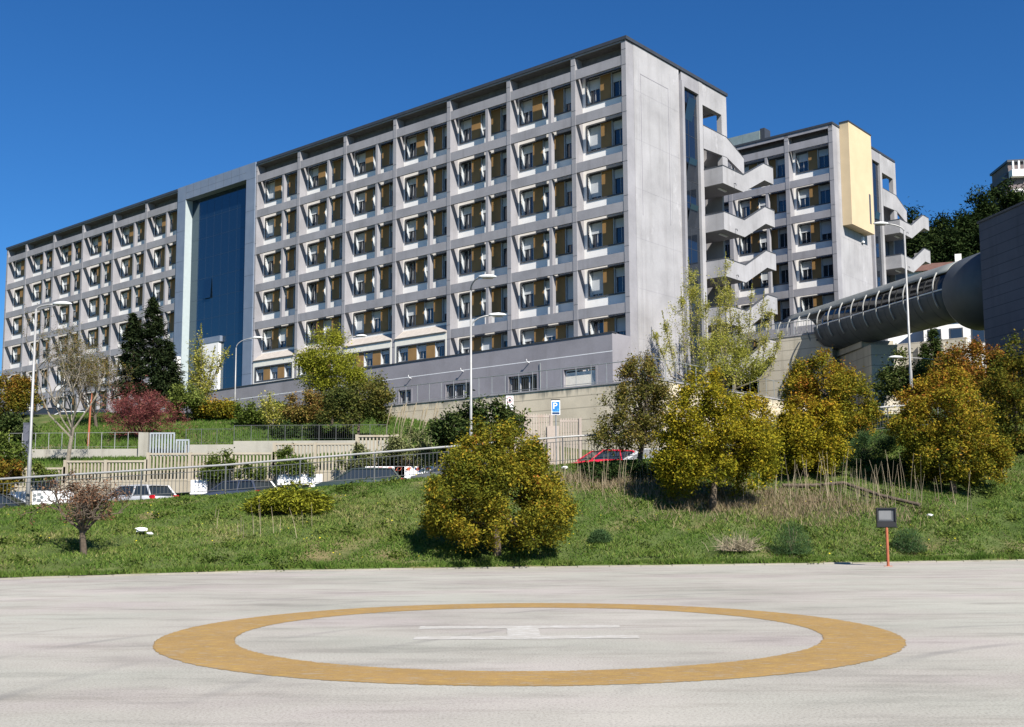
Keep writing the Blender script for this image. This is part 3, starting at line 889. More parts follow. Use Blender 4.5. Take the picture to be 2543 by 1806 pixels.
# ventilation duct on its roof
b = MB()
for k in range(7):
    u = 8.1 + 1.85 * k
    b.ub(u, u + 1.83, 1.5, 2.9, 37.9, 39.0)
b.ub(7.6, 8.1, 1.6, 2.8, 38.0, 39.2, 1)
for k in range(7):
    u = 8.5 + 1.85 * k
    b.ub(u, u + 0.1, 1.7, 1.8, 37.5, 37.9, 1)
b.build('roof_duct', [M['sheet_grey'], M['dark_metal']], b2)

# ------------------------------------------------------------------ platforms and retaining walls (building axes)
pl = empty('lower_retaining_wall', C0, -TH, 'long stained beige concrete retaining wall below the hospital, board-marked', 'wall')
b = MB()
b.ub(-5.75, 27, -5.9, -5.5, 2.5, 9.5)
b.ub(-5.75, -5.35, -5.5, 20, 2.5, 9.5)
b.build('wall_face', M['concrete_drip'], pl)
b = MB()
b.ub(-5.80, 27, -5.95, -5.45, 9.503, 9.60)
b.ub(-5.80, -5.30, -5.45, 20, 9.503, 9.60)
b.build('wall_coping', M['concrete'], pl)
b = MB()
b.ub(-5.34, 27, -5.49, -2.14, 8.9, 9.44)
b.ub(-5.34, -0.03, -2.14, 17.6, 8.9, 9.44)
o = b.build('terrace', M['asphalt'])
o.location = C0; o.rotation_euler = (0, 0, -TH)
tag(o, kind='structure')
up = empty('upper_retaining_wall', C0, -TH, 'weathered concrete wall carrying the rear wing, at the foot of the tubular footbridge', 'wall')
b = MB()
b.ub(-6.2, -0.05, 17.75, 18.1, 6, 15.25)
b.ub(-6.2, -5.8, 18.1, 33, 6, 15.25)
b.build('wall_face', M['concrete_old'], up)
b = MB().ub(-6.25, -0.05, 17.7, 18.15, 15.253, 15.36)
b.build('wall_coping', M['concrete'], up)
o = MB().ub(-5.79, 24, 18.11, 33.4, 13.0, 14.9).build('upper_terrace', M['asphalt'])
o.location = C0; o.rotation_euler = (0, 0, -TH)
tag(o, kind='structure')

def railing(name, label, pts, h, post_step, bar_step, mat, zfun=None, rail_r=0.03, bar_r=0.012, post_r=0.03, low=0.12, top2=None, group=None, cat='railing', mat2=None):
    """posts, one panel of bars per span; pts = polyline in world xyz (base)"""
    root = empty(name, pts[0], 0, label, cat, group)
    o0 = Vector(pts[0])
    P = [Vector(p) - o0 for p in pts]
    for i in range(len(P) - 1):
        a, c = P[i], P[i + 1]
        ln = (c - a).length
        npst = max(1, round(ln / post_step))
        if ln < 0.6: continue
        for k in range(npst):
            s0, s1 = a.lerp(c, k / npst), a.lerp(c, (k + 1) / npst)
            MB().tube([s0 - Vector((0, 0, 0.1)), s0 + Vector((0, 0, h))], post_r, 6).build('post', mat, root)
            m = MB()
            zt = h - 0.02 if top2 is None else top2
            m.tube([s0 + Vector((0, 0, zt)), s1 + Vector((0, 0, zt))], bar_r * 1.4, 5)
            m.tube([s0 + Vector((0, 0, low)), s1 + Vector((0, 0, low))], bar_r * 1.4, 5)
            if not bar_step:
                for p in (s0, s1):
                    m.tube([p + Vector((0, 0, low)), p + Vector((0, 0, zt))], bar_r, 4, cap=False)
            if bar_step:
                nb = int((s1 - s0).length / bar_step)
                for q in range(1, nb):
                    p = s0.lerp(s1, q / nb)
                    m.tube([p + Vector((0, 0, low)), p + Vector((0, 0, zt))], bar_r, 4, cap=False)
            m.build('bar_panel', mat, root)
    MB().tube([P[-1], P[-1] + Vector((0, 0, h))], post_r, 6).build('post', mat, root)
    MB().tube([p + Vector((0, 0, h)) for p in P], rail_r, 8).build('handrail', mat2 or mat, root)
    return root
railing('terrace_railing', 'thin dark metal railing along the top of the stained lower retaining wall',
        [uvz(26, -5.7, 9.6), uvz(-5.55, -5.7, 9.6), uvz(-5.55, 17.5, 9.6)], 1.25, 1.15, 0, M['grey_metal'], bar_r=0.012, post_r=0.022, rail_r=0.02)
railing('upper_terrace_railing', 'grey metal railing on the upper concrete wall in front of the rear wing',
        [uvz(-0.1, 17.9, 15.3), uvz(-6.0, 17.9, 15.3), uvz(-6.0, 24, 15.3)], 1.1, 1.5, 0.2, M['grey_metal'])

# street railing above the grass bank
pts = [(x, float(fenceY(x)), float(fenceZ(x)) + 0.03) for x in (-34, -22, -11.7, -2.6, 2.2, 6.8, 12.6, 18.5, 24)]
railing('street_railing', 'long grey metal street railing with thin vertical bars on top of the grass bank', pts, 1.12, 3.4, 0.155, M['rail_dark'], rail_r=0.045, bar_r=0.011, post_r=0.035, low=0.10, top2=0.92, mat2=M['pole_metal'])

# roadside wall with stepped concrete slat fence
wl = empty('roadside_wall', (-24, 56, 0), 0, 'low beige concrete wall along the road with a square dark opening', 'wall')
b = MB()
segs = [(-34, -22.7, 3.13, 1), (-22.7, -18.5, 3.38, 1), (-18.5, -12.1, 3.43, 1), (-12.1, -7.9, 3.83, 1), (-7.9, -4.9, 4.18, 1)]
hx0, hx1, hz0, hz1 = -17.55, -16.35, 1.95, 2.85
for x0, x1, zt, _ in segs:
    if x0 < hx0 < x1:
        for a0, a1, c0, c1 in ((x0, hx0, 0.5, zt), (hx1, x1, 0.5, zt), (hx0, hx1, 0.5, hz0), (hx0, hx1, hz1, zt)):
            b.box(a0 + 24, a1 + 24, -0.1, 0.15, c0, c1)
    else:
        b.box(x0 + 24, x1 + 24, -0.1, 0.15, 0.5, zt)
b.build('wall_face', M['concrete_beige'], wl)
MB().box(hx0 + 24 - 0.05, hx1 + 24 + 0.05, 0.12, 0.5, hz0 - 0.05, hz1 + 0.05).build('opening', M['dark_metal'], wl)
FN = [(-30, -22.75, 3.15, 4.15, 'lowest, behind the tallest lamp post'), (-22.7, -18.6, 3.40, 4.50, 'behind the bare red shrub'), (-18.5, -12.15, 3.45, 4.86, 'above the dark wall opening'), (-12.1, -7.95, 3.85, 5.33, 'with green bushes at its foot'), (-7.9, -5.85, 4.2, 5.72, 'highest, beside the pale bush')]
for x0, x1, zb, zt, lab in FN:
    r_ = empty('slat_fence', (x0, 56.0, zb), 0, 'beige concrete slat fence section, ' + lab, 'fence', 'stepped concrete fence sections')
    Lh = x1 - x0
    h = zt - zb
    MB().box(0.0, Lh, -0.09, 0.09, h - 0.10, h).build('top_rail', M['concrete_beige'], r_)
    MB().box(0.0, Lh, -0.07, 0.07, 0.0, 0.09).build('bottom_rail', M['concrete_beige'], r_)
    npst = max(1, round(Lh / 2.1))
    for k in range(npst + 1):
        xx = Lh * k / npst
        MB().box(xx - 0.08, xx + 0.08, -0.11, 0.11, -0.05, h + 0.03).build('post', M['concrete_beige'], r_)
    m = MB()
    nb = int(Lh / 0.178)
    for q in range(nb):
        xx = (q + 0.5) * Lh / nb
        m.box(xx - 0.04, xx + 0.04, -0.05, 0.05, 0.08, h - 0.09)
    m.build('slats', M['concrete_beige'], r_)
# low wall with thin fence on the mound
lw = empty('mound_wall', (-29, 64, 0), 0, 'low pale concrete wall at the foot of the grassy mound', 'wall')
b = MB()
for x0, x1, zt in ((-29.5, -21.4, 5.58), (-19.0, -16.2, 5.80), (-16.2, -7.2, 6.0)):
    b.box(x0 + 29, x1 + 29, -0.12, 0.14, 4.5, zt)
b.build('wall_face', M['wall_grey'], lw)
railing('wire_fence', 'thin wire fence with pale slim posts between the tall lamp and the grey gate', [(-29.3, 64, 5.58), (-21.6, 64, 5.60)], 0.95, 0.75, 0.0, M['pole_metal'], post_r=0.02, rail_r=0.006, bar_r=0.004, cat='fence', group='wire fences')
railing('wire_fence', 'thin dark wire fence from the grey gate past the red shrub', [(-19.0, 64, 5.8), (-16.3, 64, 5.8), (-16.2, 64, 6.0), (-7.3, 64, 6.0)], 0.92, 0.95, 0.12, M['rail_dark'], post_r=0.02, rail_r=0.008, bar_r=0.004, cat='fence', group='wire fences')
# grey metal gate
g = empty('metal_gate', (-21.3, 63.7, 4.75), 0, 'pale grey slatted metal gate between the wire fences on the mound', 'gate')
b = MB()
b.box(-0.3, 0.25, -0.2, 0.2, 0, 1.75)
b.build('gate_pillar', M['wall_grey'], g)
b = MB()
for x0, x1, h in ((0.3, 1.75, 1.75), (1.82, 2.6, 1.35)):
    b.box(x0, x1, -0.03, 0.03, h - 0.09, h); b.box(x0, x1, -0.03, 0.03, 0.35, 0.44)
    b.box(x0, x0 + 0.08, -0.04, 0.04, 0, h); b.box(x1 - 0.08, x1, -0.04, 0.04, 0, h)
    for q in np.arange(x0 + 0.16, x1 - 0.12, 0.17):
        b.box(q, q + 0.09, -0.02, 0.02, 0.4, h - 0.05)
b.build('gate_leaf', M['gate_grey'], g)

# tall slatted concrete screen by the parking sign
g = empty('slat_screen', (-0.4, 60, 3.4), 0, 'tall beige slatted concrete screen stepping down beside the blue parking sign', 'fence')
Wp = [(0.2, 1.05, 3.4, 3.95), (1.1, 2.5, 3.0, 3.72), (3.0, 4.1, 0.2, 3.46)]
b = MB()
for x0, x1, z0, z1 in Wp:
    nb = int((x1 - x0) / 0.13)
    for q in range(nb):
        xx = x0 + (q + 0.5) * (x1 - x0) / nb
        b.box(xx - 0.035, xx + 0.035, -0.04, 0.04, (z0 if q % 1 == 0 else z0) - (1.4 if x0 < 2 else 0), z1 + 0.03 * random.random())
    b.box(x0, x1, -0.05, 0.05, z1 - 0.18, z1 - 0.08)
    b.box(x0, x1, -0.05, 0.05, max(z0 - 1.4, 0.2), max(z0 - 1.4, 0.2) + 0.1)
b.build('slats', M['screen_concrete'], g)
for xx, zz in ((0.15, 4.0), (1.07, 4.0), (2.55, 3.7), (4.12, 3.5)):
    MB().box(xx - 0.07, xx + 0.07, -0.12, 0.12, 0, zz).build('post', M['screen_concrete'], g)
b = MB().box(2.3, 2.95, -0.3, 0.0, 0.3, 3.05)
b.build('solid_panel', M['screen_concrete'], g)
b = MB()
b.box(0.4, 2.25, -0.4, -0.25, 2.22, 2.36)
for xx in np.arange(0.5, 2.3, 0.26):
    b.box(xx, xx + 0.1, -0.37, -0.27, 0.6, 2.22)
b.build('front_slats', M['screen_concrete'], g)

# ------------------------------------------------------------------ signs
def text_mesh(body, size, mat, parent, name, loc, rot=(R(90), 0, 0)):
    c = bpy.data.curves.new(name, 'FONT')
    c.body = body; c.size = size; c.extrude = 0.004; c.align_x = 'CENTER'; c.align_y = 'CENTER'
    o = bpy.data.objects.new(name, c)
    COL.objects.link(o)
    dg = bpy.context.evaluated_depsgraph_get()
    me = bpy.data.meshes.new_from_object(o.evaluated_get(dg))
    bpy.data.objects.remove(o)
    me.materials.clear(); me.materials.append(mat)
    o2 = bpy.data.objects.new(name, me)
    COL.objects.link(o2)
    o2.parent = parent; o2.location = loc; o2.rotation_euler = rot
    return o2
M['sign_blue'] = plain('sign_blue', (0.02, 0.18, 0.47), 0.5, var=0.03)
M['sign_cyan'] = plain('sign_cyan', (0.05, 0.30, 0.55), 0.5, var=0.03)
M['sign_navy'] = plain('sign_navy', (0.02, 0.05, 0.12), 0.5, var=0.03)
M['sign_red'] = plain('sign_red', (0.35, 0.05, 0.06), 0.5, var=0.03)
M['black'] = plain('black', (0.02, 0.02, 0.022), 0.5, var=0.1)
p = at(1241.5, 927, 57.5)
s = empty('parking_sign', (p.x, 57.5, gz(p.x, 57.5)), 0, 'blue parking sign with a white letter P on a grey pole', 'sign')
bz = p.z - gz(p.x, 57.5)
MB().tube([(0, 0.05, 0), (0, 0.05, bz + 0.7)], 0.035, 8).build('pole', M['grey_metal'], s)
wS, hS = 0.45, 0.78
MB().box(-wS / 2, wS / 2, -0.02, 0.02, bz, bz + hS).build('sign_plate', M['paper_white'], s)
MB().box(-wS / 2 + 0.03, wS / 2 - 0.03, -0.026, -0.021, bz + 0.20, bz + hS - 0.08).build('sign_field', M['sign_blue'], s)
MB().box(-wS / 2 + 0.03, wS / 2 - 0.03, -0.026, -0.021, bz + 0.03, bz + 0.14).build('sign_band', M['sign_navy'], s)
MB().box(-wS / 2 - 0.03, wS / 2, -0.04, 0.05, bz + hS, bz + hS + 0.04).build('sign_hood', M['black'], s)
text_mesh('P', 0.48, M['paper_white'], s, 'letter', (-0.04, -0.029, bz + 0.46))
MB().box(0.06, 0.16, -0.030, -0.0265, bz + 0.26, bz + 0.33).build('sign_mark', M['sign_cyan'], s)
MB().box(-wS / 2 + 0.05, wS / 2 - 0.05, -0.024, -0.021, bz + 0.155, bz + 0.19).build('sign_line', M['sign_cyan'], s)
p = at(1138.5, 915, 57.0)
s = empty('prohibition_sign', (p.x, 57.0, gz(p.x, 57)), 0, 'white rectangular sign with a red ring round a dark hand', 'sign')
bz = p.z - gz(p.x, 57)
MB().tube([(0, 0.05, 0), (0, 0.05, bz + 0.7)], 0.03, 8).build('pole', M['grey_metal'], s)
MB().box(-0.19, 0.19, -0.015, 0.015, bz, bz + 0.72).build('sign_plate', M['paper_white'], s)
b = MB()
vs = []
for k in range(32):
    a = 2 * math.pi * k / 32
    for rr in (0.155, 0.12):
        vs.append((rr * math.cos(a), -0.021, bz + 0.50 + rr * math.sin(a)))
b.add(vs, [(2 * k, 2 * ((k + 1) % 32), 2 * ((k + 1) % 32) + 1, 2 * k + 1) for k in range(32)])
b.build('ring', M['sign_red'], s)
b = MB()
hand = [(-0.05, -0.08), (0.04, -0.09), (0.085, -0.01), (0.07, 0.03), (0.05, 0.0), (0.045, 0.07), (0.02, 0.075), (0.015, 0.02), (0.01, 0.085), (-0.015, 0.085), (-0.02, 0.02), (-0.03, 0.075), (-0.05, 0.07), (-0.055, 0.0), (-0.075, -0.01)]
b.add([(x, -0.019, bz + 0.49 + z) for x, z in hand], [tuple(range(len(hand)))])
b.build('hand_symbol', M['black'], s)
b = MB()
for k, ww in enumerate((0.26, 0.22, 0.28)):
    b.box(-ww / 2, ww / 2, -0.019, -0.0155, bz + 0.08 + 0.07 * k, bz + 0.10 + 0.07 * k)
b.build('text_lines', M['grey_metal'], s)

# helipad floodlight panel on a rusty post
s = empty('floodlight', (11.53, 34.2, 0), R(-8), 'black framed floodlight with a grey pane on a rust-red post at the pavement edge', 'floodlight')
MB().tube([(0, 0, 0), (0, 0, 1.19)], 0.042, 10).build('post', M['rust'], s)
MB().box(-0.12, 0.12, -0.1, 0.1, 0, 0.012).build('base_plate', M['rust'], s)
b = MB()
b.box(-0.29, 0.29, -0.06, 0.10, 1.20, 1.36)
b.box(-0.29, -0.25, -0.08, 0.10, 1.36, 1.75); b.box(0.25, 0.29, -0.08, 0.10, 1.36, 1.75)
b.box(-0.29, 0.29, -0.08, 0.10, 1.75, 1.79)
b.box(-0.25, 0.25, 0.02, 0.10, 1.36, 1.75)
b.build('housing', M['black'], s)
MB().box(-0.25, 0.25, -0.02, 0.0, 1.37, 1.74).build('pane', M['frame_grey'], s)
MB().box(-0.22, 0.15, -0.03, -0.021, 1.42, 1.70).build('pane_plate', M['gate_dim'], s)  # lighter grey plate just in front of the pane
MB().box(-0.33, 0.33, -0.02, 0.02, 1.175, 1.20).build('bracket', M['black'], s)

# white poster boards on the far side of the road
def board(x0, x1, y0, y1, Y, lab, extra=None):
    a, c = at(x0, y1, Y), at(x1, y0, Y)
    z0 = float(roadZ(a.x))
    o = empty('poster_board', ((a.x + c.x) / 2, Y, z0), 0, lab, 'board', 'white boards along the road')
    ww = (c.x - a.x) / 2
    MB().box(-ww, ww, -0.02, 0.02, a.z - z0, c.z - z0).build('board_panel', M['paper_white'], o)
    for sx in (-0.85, 0.85):
        MB().tube([(sx * ww, 0.05, 0), (sx * ww, 0.05, c.z - z0 - 0.05)], 0.03, 6).build('leg', M['grey_metal'], o)
    return o, ww, a.z - z0, c.z - z0
o, ww, za, zc = board(16, 66, 1098, 1128, 55.2, 'white poster board with a grey oval emblem beside the lamp post foot')
b = MB()
b.add([(0.25 + 0.19 * math.cos(a), -0.025, (za + zc) / 2 + 0.04 + 0.25 * math.sin(a)) for a in np.linspace(0, 6.28, 20, endpoint=False)], [tuple(range(20))])
b.build('emblem', M['blind'], o)
o, ww, za, zc = board(72, 165, 1096, 1127, 55.25, 'wide white poster board with a small grey crest behind the railing')
b = MB()
for k in range(5):
    cx, cz = -0.75 + 0.2 * math.cos(k * 1.257), zc - 0.33 + 0.16 * math.sin(k * 1.257)
    b.add([(cx + 0.1 * math.cos(a), -0.025, cz + 0.09 * math.sin(a)) for a in np.linspace(0, 6.28, 10, endpoint=False)], [tuple(range(10))])
b.build('emblem', M['grey_metal'], o)
board(425, 463, 1072, 1104, 55.2, 'narrow white board between the dark wall opening and the dark blue car')
board(620, 720, 1059, 1083, 55.2, 'long plain white board above the yellow juniper')

# ------------------------------------------------------------------ street lamps
def street_lamp(name, base, H, arms, label, rz=0.0, r0=0.10, col=None):
    """arms: (height fraction, reach with sign, rise, reach_y)"""
    r0 *= 0.74
    o = empty(name, base, rz, label, 'street lamp', 'street lamps')
    MB().tube([(0, 0, -0.3), (0, 0, 0.3 * H), (0, 0, 0.32 * H), (0, 0, arms[0][0] * H)], [r0, r0 * 0.95, r0 * 0.75, r0 * 0.5], 10).build('pole', M['pole_metal'], o, True)
    for (hf, reach, rise, ry) in arms:
        z0 = hf * H
        pts = []
        for k in range(7):
            a = k / 6
            pts.append((reach * (1 - math.cos(a * 1.45)) / (1 - math.cos(1.45)), ry * a, z0 - 0.02 + rise * math.sin(a * 1.45) / math.sin(1.45)))
        MB().tube(pts, r0 * 0.42, 8).build('arm', M['pole_metal'], o, True)
        e = Vector(pts[-1])
        sg = 1 if reach > 0 else -1
        b = MB()
        secs = [(-0.05, 0.05, 0.05), (0.12, 0.13, 0.09), (0.4, 0.16, 0.11), (0.62, 0.13, 0.08), (0.75, 0.03, 0.03)]
        nn = 10
        vs = []
        for (q, wy, hz) in secs:
            for k in range(nn):
                a = 2 * math.pi * k / nn
                vs.append((e.x + sg * q, e.y + wy * math.cos(a), e.z + 0.02 + hz * math.sin(a) * (1.0 if math.sin(a) > 0 else 0.55)))
        fs = [(i * nn + k, i * nn + (k + 1) % nn, (i + 1) * nn + (k + 1) % nn, (i + 1) * nn + k) for i in range(len(secs) - 1) for k in range(nn)]
        fs += [tuple(range(nn)), tuple(range(len(secs) * nn - 1, (len(secs) - 1) * nn - 1, -1))]
        h = b.add(vs, fs).build('lamp_head', M['lamp_head'], o, True)
        g = MB()
        g.add([(e.x + sg * q, e.y + wy, e.z - 0.065) for q, wy in ((0.12, -0.09), (0.6, -0.09), (0.6, 0.09), (0.12, 0.09))], [(0, 1, 2, 3)])
        g.build('lamp_glass', M['lamp_glass'], h)
    return o
def lamp_px(bx, by, tx, ty, Y, arms, label, r0=0.10, rz=0.0):
    bp, tp = at(bx, by, Y), at(tx, ty, Y)
    z = min(gz(bp.x, Y), bp.z + 1)
    z = gz(bp.x, Y)
    return street_lamp('street_lamp', (bp.x, Y, z), tp.z - z, arms, label, rz, r0)
lamp_px(62, 1128, 80, 676, 45.8, [(0.97, 0.75, 0.22, 0)], 'tall grey street lamp standing at the lower end of the street railing, single short arm', 0.115)
lamp_px(1052, 985, 1056, 640, 49.0, [(0.985, 0.42, 0.45, -0.6), (0.80, 0.85, 0.55, 0)], 'grey street lamp with two arms, one above the other, in the middle of the street', 0.115)
lamp_px(2036, 880, 2034, 505, 58.0, [(0.975, -0.9, 0.42, 0)], 'tall pale street lamp in front of the tubular footbridge, short curved arm', 0.125)
lamp_px(524, 928, 528, 760, 82.0, [(0.90, 1.25, 0.75, 0)], 'street lamp in front of the blue glass entrance bay, curved arm', 0.10)
lamp_px(760, 930, 762, 760, 78.0, [(0.92, 1.1, 0.75, 0)], 'street lamp with curved arm rising behind the yellow-green tree', 0.10)
lamp_px(140, 940, 140, 800, 86.0, [(0.97, 0.6, 0.2, 0)], 'street lamp with a white head among the branches of the bare pale tree', 0.08)
lamp_px(255, 940, 255, 792, 87.0, [(0.97, 0.6, 0.2, 0)], 'street lamp with a white head beside the dark double-topped conifer', 0.08)
lamp_px(2110, 905, 2100, 806, 64.0, [(0.98, -2.4, 0.30, 0)], 'low street lamp with a long horizontal arm under the footbridge', 0.07)
# red marker pole on the mound
p = at(197, 985, 66)
m_ = MB().tube([(0, 0, 0), (0.06, 0, 2.2), (0.12, 0, 3.2)], [0.07, 0.05, 0.025], 8).build('marker_pole', M['rust'])
m_.location = (p.x, 66, gz(p.x, 66))
tag(m_, 'thin rust-red pole standing on the grassy mound beside the red shrub', 'pole')
p = at(58, 1000, 62)
m_ = MB().box(-0.16, 0.16, -0.1, 0.1, 0, 2.1).box(-0.17, 0.17, -0.12, 0.12, 2.1, 2.16).build('utility_post', M['shade_wall'])
m_.location = (p.x, 62, gz(p.x, 62))
tag(m_, 'dark blue-grey square post close behind the tall lamp post by the wire fence', 'post')

# ------------------------------------------------------------------ cars
def car(loc, rz, colr, label, L_=4.1, H_=1.47, hatch=True):
    o = empty('parked_car', loc, rz, label, 'car', 'parked cars')
    pm = paint('car_paint_' + str(len(bpy.data.materials)), colr)
    hw = 0.85
    f, r_ = L_ / 2, -L_ / 2
    st = [(r_, 0.45, 0.78, 0.70), (r_ + 0.12, 0.28, 0.95, 0.82), (r_ + 0.7, 0.22, 1.0, hw), (0.2, 0.2, 0.98, hw), (f - 1.0, 0.22, 0.92, hw), (f - 0.25, 0.26, 0.76, 0.80), (f, 0.40, 0.62, 0.66)]
    vs = []
    ring = lambda x, zb, zt, w: [(x, -w * 0.94, zb), (x, -w, zb + 0.2), (x, -w, zt - 0.14), (x, -w * 0.93, zt), (x, w * 0.93, zt), (x, w, zt - 0.14), (x, w, zb + 0.2), (x, w * 0.94, zb)]
    for x, zb, zt, ww in st: vs += ring(x, zb, zt, ww)
    nn = 8
    fs = [(i * nn + k, i * nn + (k + 1) % nn, (i + 1) * nn + (k + 1) % nn, (i + 1) * nn + k) for i in range(len(st) - 1) for k in range(nn)]
    fs += [tuple(range(nn)), tuple(range(len(st) * nn - 1, (len(st) - 1) * nn - 1, -1))]
    MB().add(vs, fs).build('body', pm, o, True)
    # greenhouse
    xr0, xr1 = (r_ + 0.12, r_ + 0.5) if hatch else (r_ + 0.55, r_ + 1.25)
    xf0, xf1 = f - 1.05, f - 1.85
    zb, zt = 0.94, H_ - 0.05
    g = MB()
    lo = [(xr0, -0.76), (xf0, -0.76), (xf0, 0.76), (xr0, 0.76)]
    hi = [(xr1, -0.60), (xf1, -0.60), (xf1, 0.60), (xr1, 0.60)]
    g.add([(x, y, zb) for x, y in lo] + [(x, y, zt) for x, y in hi], [(0, 1, 5, 4), (1, 2, 6, 5), (2, 3, 7, 6), (3, 0, 4, 7), (4, 5, 6, 7)])
    g.build('windows', M['glass_car'], o)
    rf = MB()
    xm = (xr1 + xf1) / 2
    prof = [(xr1 - 0.06, zt - 0.01), (xr1 + 0.25, zt + 0.04), (xm, zt + 0.06), (xf1 - 0.3, zt + 0.04), (xf1 + 0.05, zt - 0.01)]
    vs = []
    for x, z in prof: vs += [(x, -0.62, z - 0.03), (x, -0.45, z + 0.01), (x, 0.45, z + 0.01), (x, 0.62, z - 0.03)]
    fs = [(i * 4 + k, i * 4 + k + 1, i * 4 + 5 + k, i * 4 + 4 + k) for i in range(4) for k in range(3)]
    rf.add(vs, fs)
    for sy in (-1, 1):
        rf.tube([(xr0, sy * 0.765, zb), (xr1, sy * 0.61, zt)], 0.05, 6)
        rf.tube([(xf0, sy * 0.765, zb), (xf1, sy * 0.61, zt)], 0.04, 6)
        rf.tube([(xm - 0.1, sy * 0.77, zb), (xm - 0.1, sy * 0.61, zt)], 0.035, 6)
        rf.tube([(xr1, sy * 0.61, zt), (xf1, sy * 0.61, zt)], 0.035, 6)
    rf.build('roof', pm, o, False)
    for x in (r_ + 0.75, f - 0.85):
        for sy in (-1, 1):
            wh = MB().tube([(x, sy * 0.66, 0.31), (x, sy * 0.86, 0.31)], 0.31, 18).build('wheel', M['tyre'], o)
            MB().tube([(x, sy * 0.84, 0.31), (x, sy * 0.872, 0.31)], 0.19, 14).build('rim', M['rim'], wh)
    for sy in (-1, 1):
        MB().box(r_ - 0.0, r_ + 0.16, sy * 0.60, sy * 0.80, 0.72, 1.0).build('tail_light', M['tail_red'], o)
        MB().box(f - 0.24, f - 0.06, sy * 0.50, sy * 0.76, 0.55, 0.70).build('headlight', M['white_metal'], o)
    return o
def car_px(px_, py_roof, Y, rz, colr, label, H_=1.47, **k):
    p = at(px_, py_roof, Y)
    return car((p.x, Y, p.z - H_), rz, colr, label, H_=H_, **k)
car_px(4, 1103, 48.5, R(8), (0.025, 0.028, 0.03), 'dark car with a red tail light in front of the oval emblem board')
car_px(300, 1084, 51.0, R(150), (0.42, 0.43, 0.45), 'silver car beside the dark wall opening, red tail lights')
car_px(528, 1074, 51.0, R(150), (0.045, 0.055, 0.085), 'dark blue car parked behind the railing beside the narrow white board')
car_px(800, 1046, 49.5, R(184), (0.03, 0.045, 0.04), 'dark green car with a red tail light above the grass bank')
car_px(1010, 1030, 51.0, R(176), (0.09, 0.095, 0.10), 'grey car half hidden by the big round tree')
car_px(1342, 1005, 57.0, R(205), (0.50, 0.012, 0.035), 'bright red car behind the railing beside the brown tree', H_=1.5)
car_px(1440, 1003, 55.5, R(184), (0.5, 0.51, 0.52), 'pale silver car behind the trunk of the brown tree')
car_px(110, 912, 89, R(175), (0.035, 0.035, 0.04), 'black car on the upper road behind the tall lamp post')
car_px(28, 918, 88, R(178), (0.05, 0.05, 0.055), 'dark grey car on the upper road under the orange-brown tree')
car_px(195, 916, 90, R(182), (0.06, 0.065, 0.075), 'dark car on the upper road beside the red pole')
car_px(465, 936, 80, R(170), (0.8, 0.8, 0.8), 'white car under the hedge below the blue entrance bay', H_=1.45)
car_px(150, 920, 86, R(180), (0.55, 0.56, 0.57), 'light grey car on the upper road behind the bare tree', H_=1.4)
# construction barriers
for i, (a0, lab, cc) in enumerate(((860, 'white and red construction barrier beside the dark green car', 0), (925, 'white and red construction barrier beside the half hidden grey car', 1))):
    p = at(a0, 1042, 53.5)
    zr = float(roadZ(p.x))
    o = empty('road_barrier', (p.x, 53.5, zr), 0, lab, 'barrier', 'road barriers')
    hh = p.z - zr
    MB().box(-0.95, 0.95, -0.03, 0.03, hh - 0.55, hh).build('plank', M['paper_white'], o)
    b = MB()
    for k in range(4):
        x = -0.9 + 0.48 * k
        b.prism([(x, hh - 0.20), (x + 0.2, hh - 0.20), (x + 0.3, hh - 0.04), (x + 0.1, hh - 0.04)], 'y', -0.036, -0.0305)
    b.build('red_stripes', plain('barrier_red' + str(i), (0.6, 0.12, 0.06), 0.6), o)
    for sx in (-0.8, 0.8):
        MB().box(sx - 0.04, sx + 0.04, -0.25, 0.25, 0, 0.05).box(sx - 0.03, sx + 0.03, 0.03, 0.08, 0.05, hh).build('leg', M['grey_metal'], o)

# ------------------------------------------------------------------ tubular footbridge, drum, wall block
br = empty('tubular_footbridge', (0, 0, 0), 0, 'dark metal tubular footbridge with curved white ribs, running to the rear wing', 'footbridge')
AX = lambda Y: Vector((25.72 - 0.215 * (Y - 77.5), Y, 15.64 + 0.03 * (Y - 77.5)))
def shell(a0, a1, Y0, Y1, r, nY=14, nA=16, th=0.06, flare=None):
    """part of a tube wall between angles (deg, 0 = left horizontal, 90 = top)"""
    b = MB()
    vs = []
    for sgn in (0, 1):
        for i in range(nY + 1):
            Y = Y0 + (Y1 - Y0) * i / nY
            c = AX(Y)
            for k in range(nA + 1):
                a = R(a0 + (a1 - a0) * k / nA)
                rr = r - th * sgn
                vs.append((c.x - rr * math.cos(a) * 0.978, c.y - rr * math.cos(a) * 0.21, c.z + rr * math.sin(a)))
    n1 = (nY + 1) * (nA + 1)
    fs = []
    for i in range(nY):
        for k in range(nA):
            q = i * (nA + 1) + k
            fs.append((q, q + 1, q + nA + 2, q + nA + 1))
            q += n1
            fs.append((q, q + nA + 1, q + nA + 2, q + 1))
    for i in range(nY):
        for k in (0, nA):
            q = i * (nA + 1) + k
            fs.append((q, q + nA + 1, q + nA + 1 + n1, q + n1))
    for k in range(nA):
        for i in (0, nY):
            q = i * (nA + 1) + k
            fs.append((q, q + 1, q + 1 + n1, q + n1))
    return b.add(vs, fs)
RT = 1.85
shell(-95, -5, 66.4, 82.6, RT).build('lower_shell', M['tube_metal'], br, True)
shell(185, 265, 66.4, 82.6, RT).build('lower_shell', M['tube_metal'], br, True)
shell(32, 148, 66.4, 88.5, RT).build('roof_shell', M['tube_roof'], br, True)
shell(-4, 31, 66.4, 82.4, RT - 0.12, th=0.02).build('side_glazing', M['dark_glass'], br, True)
shell(149, 184, 66.4, 82.4, RT - 0.12, th=0.02).build('side_glazing', M['glass'], br, True)
b = MB()
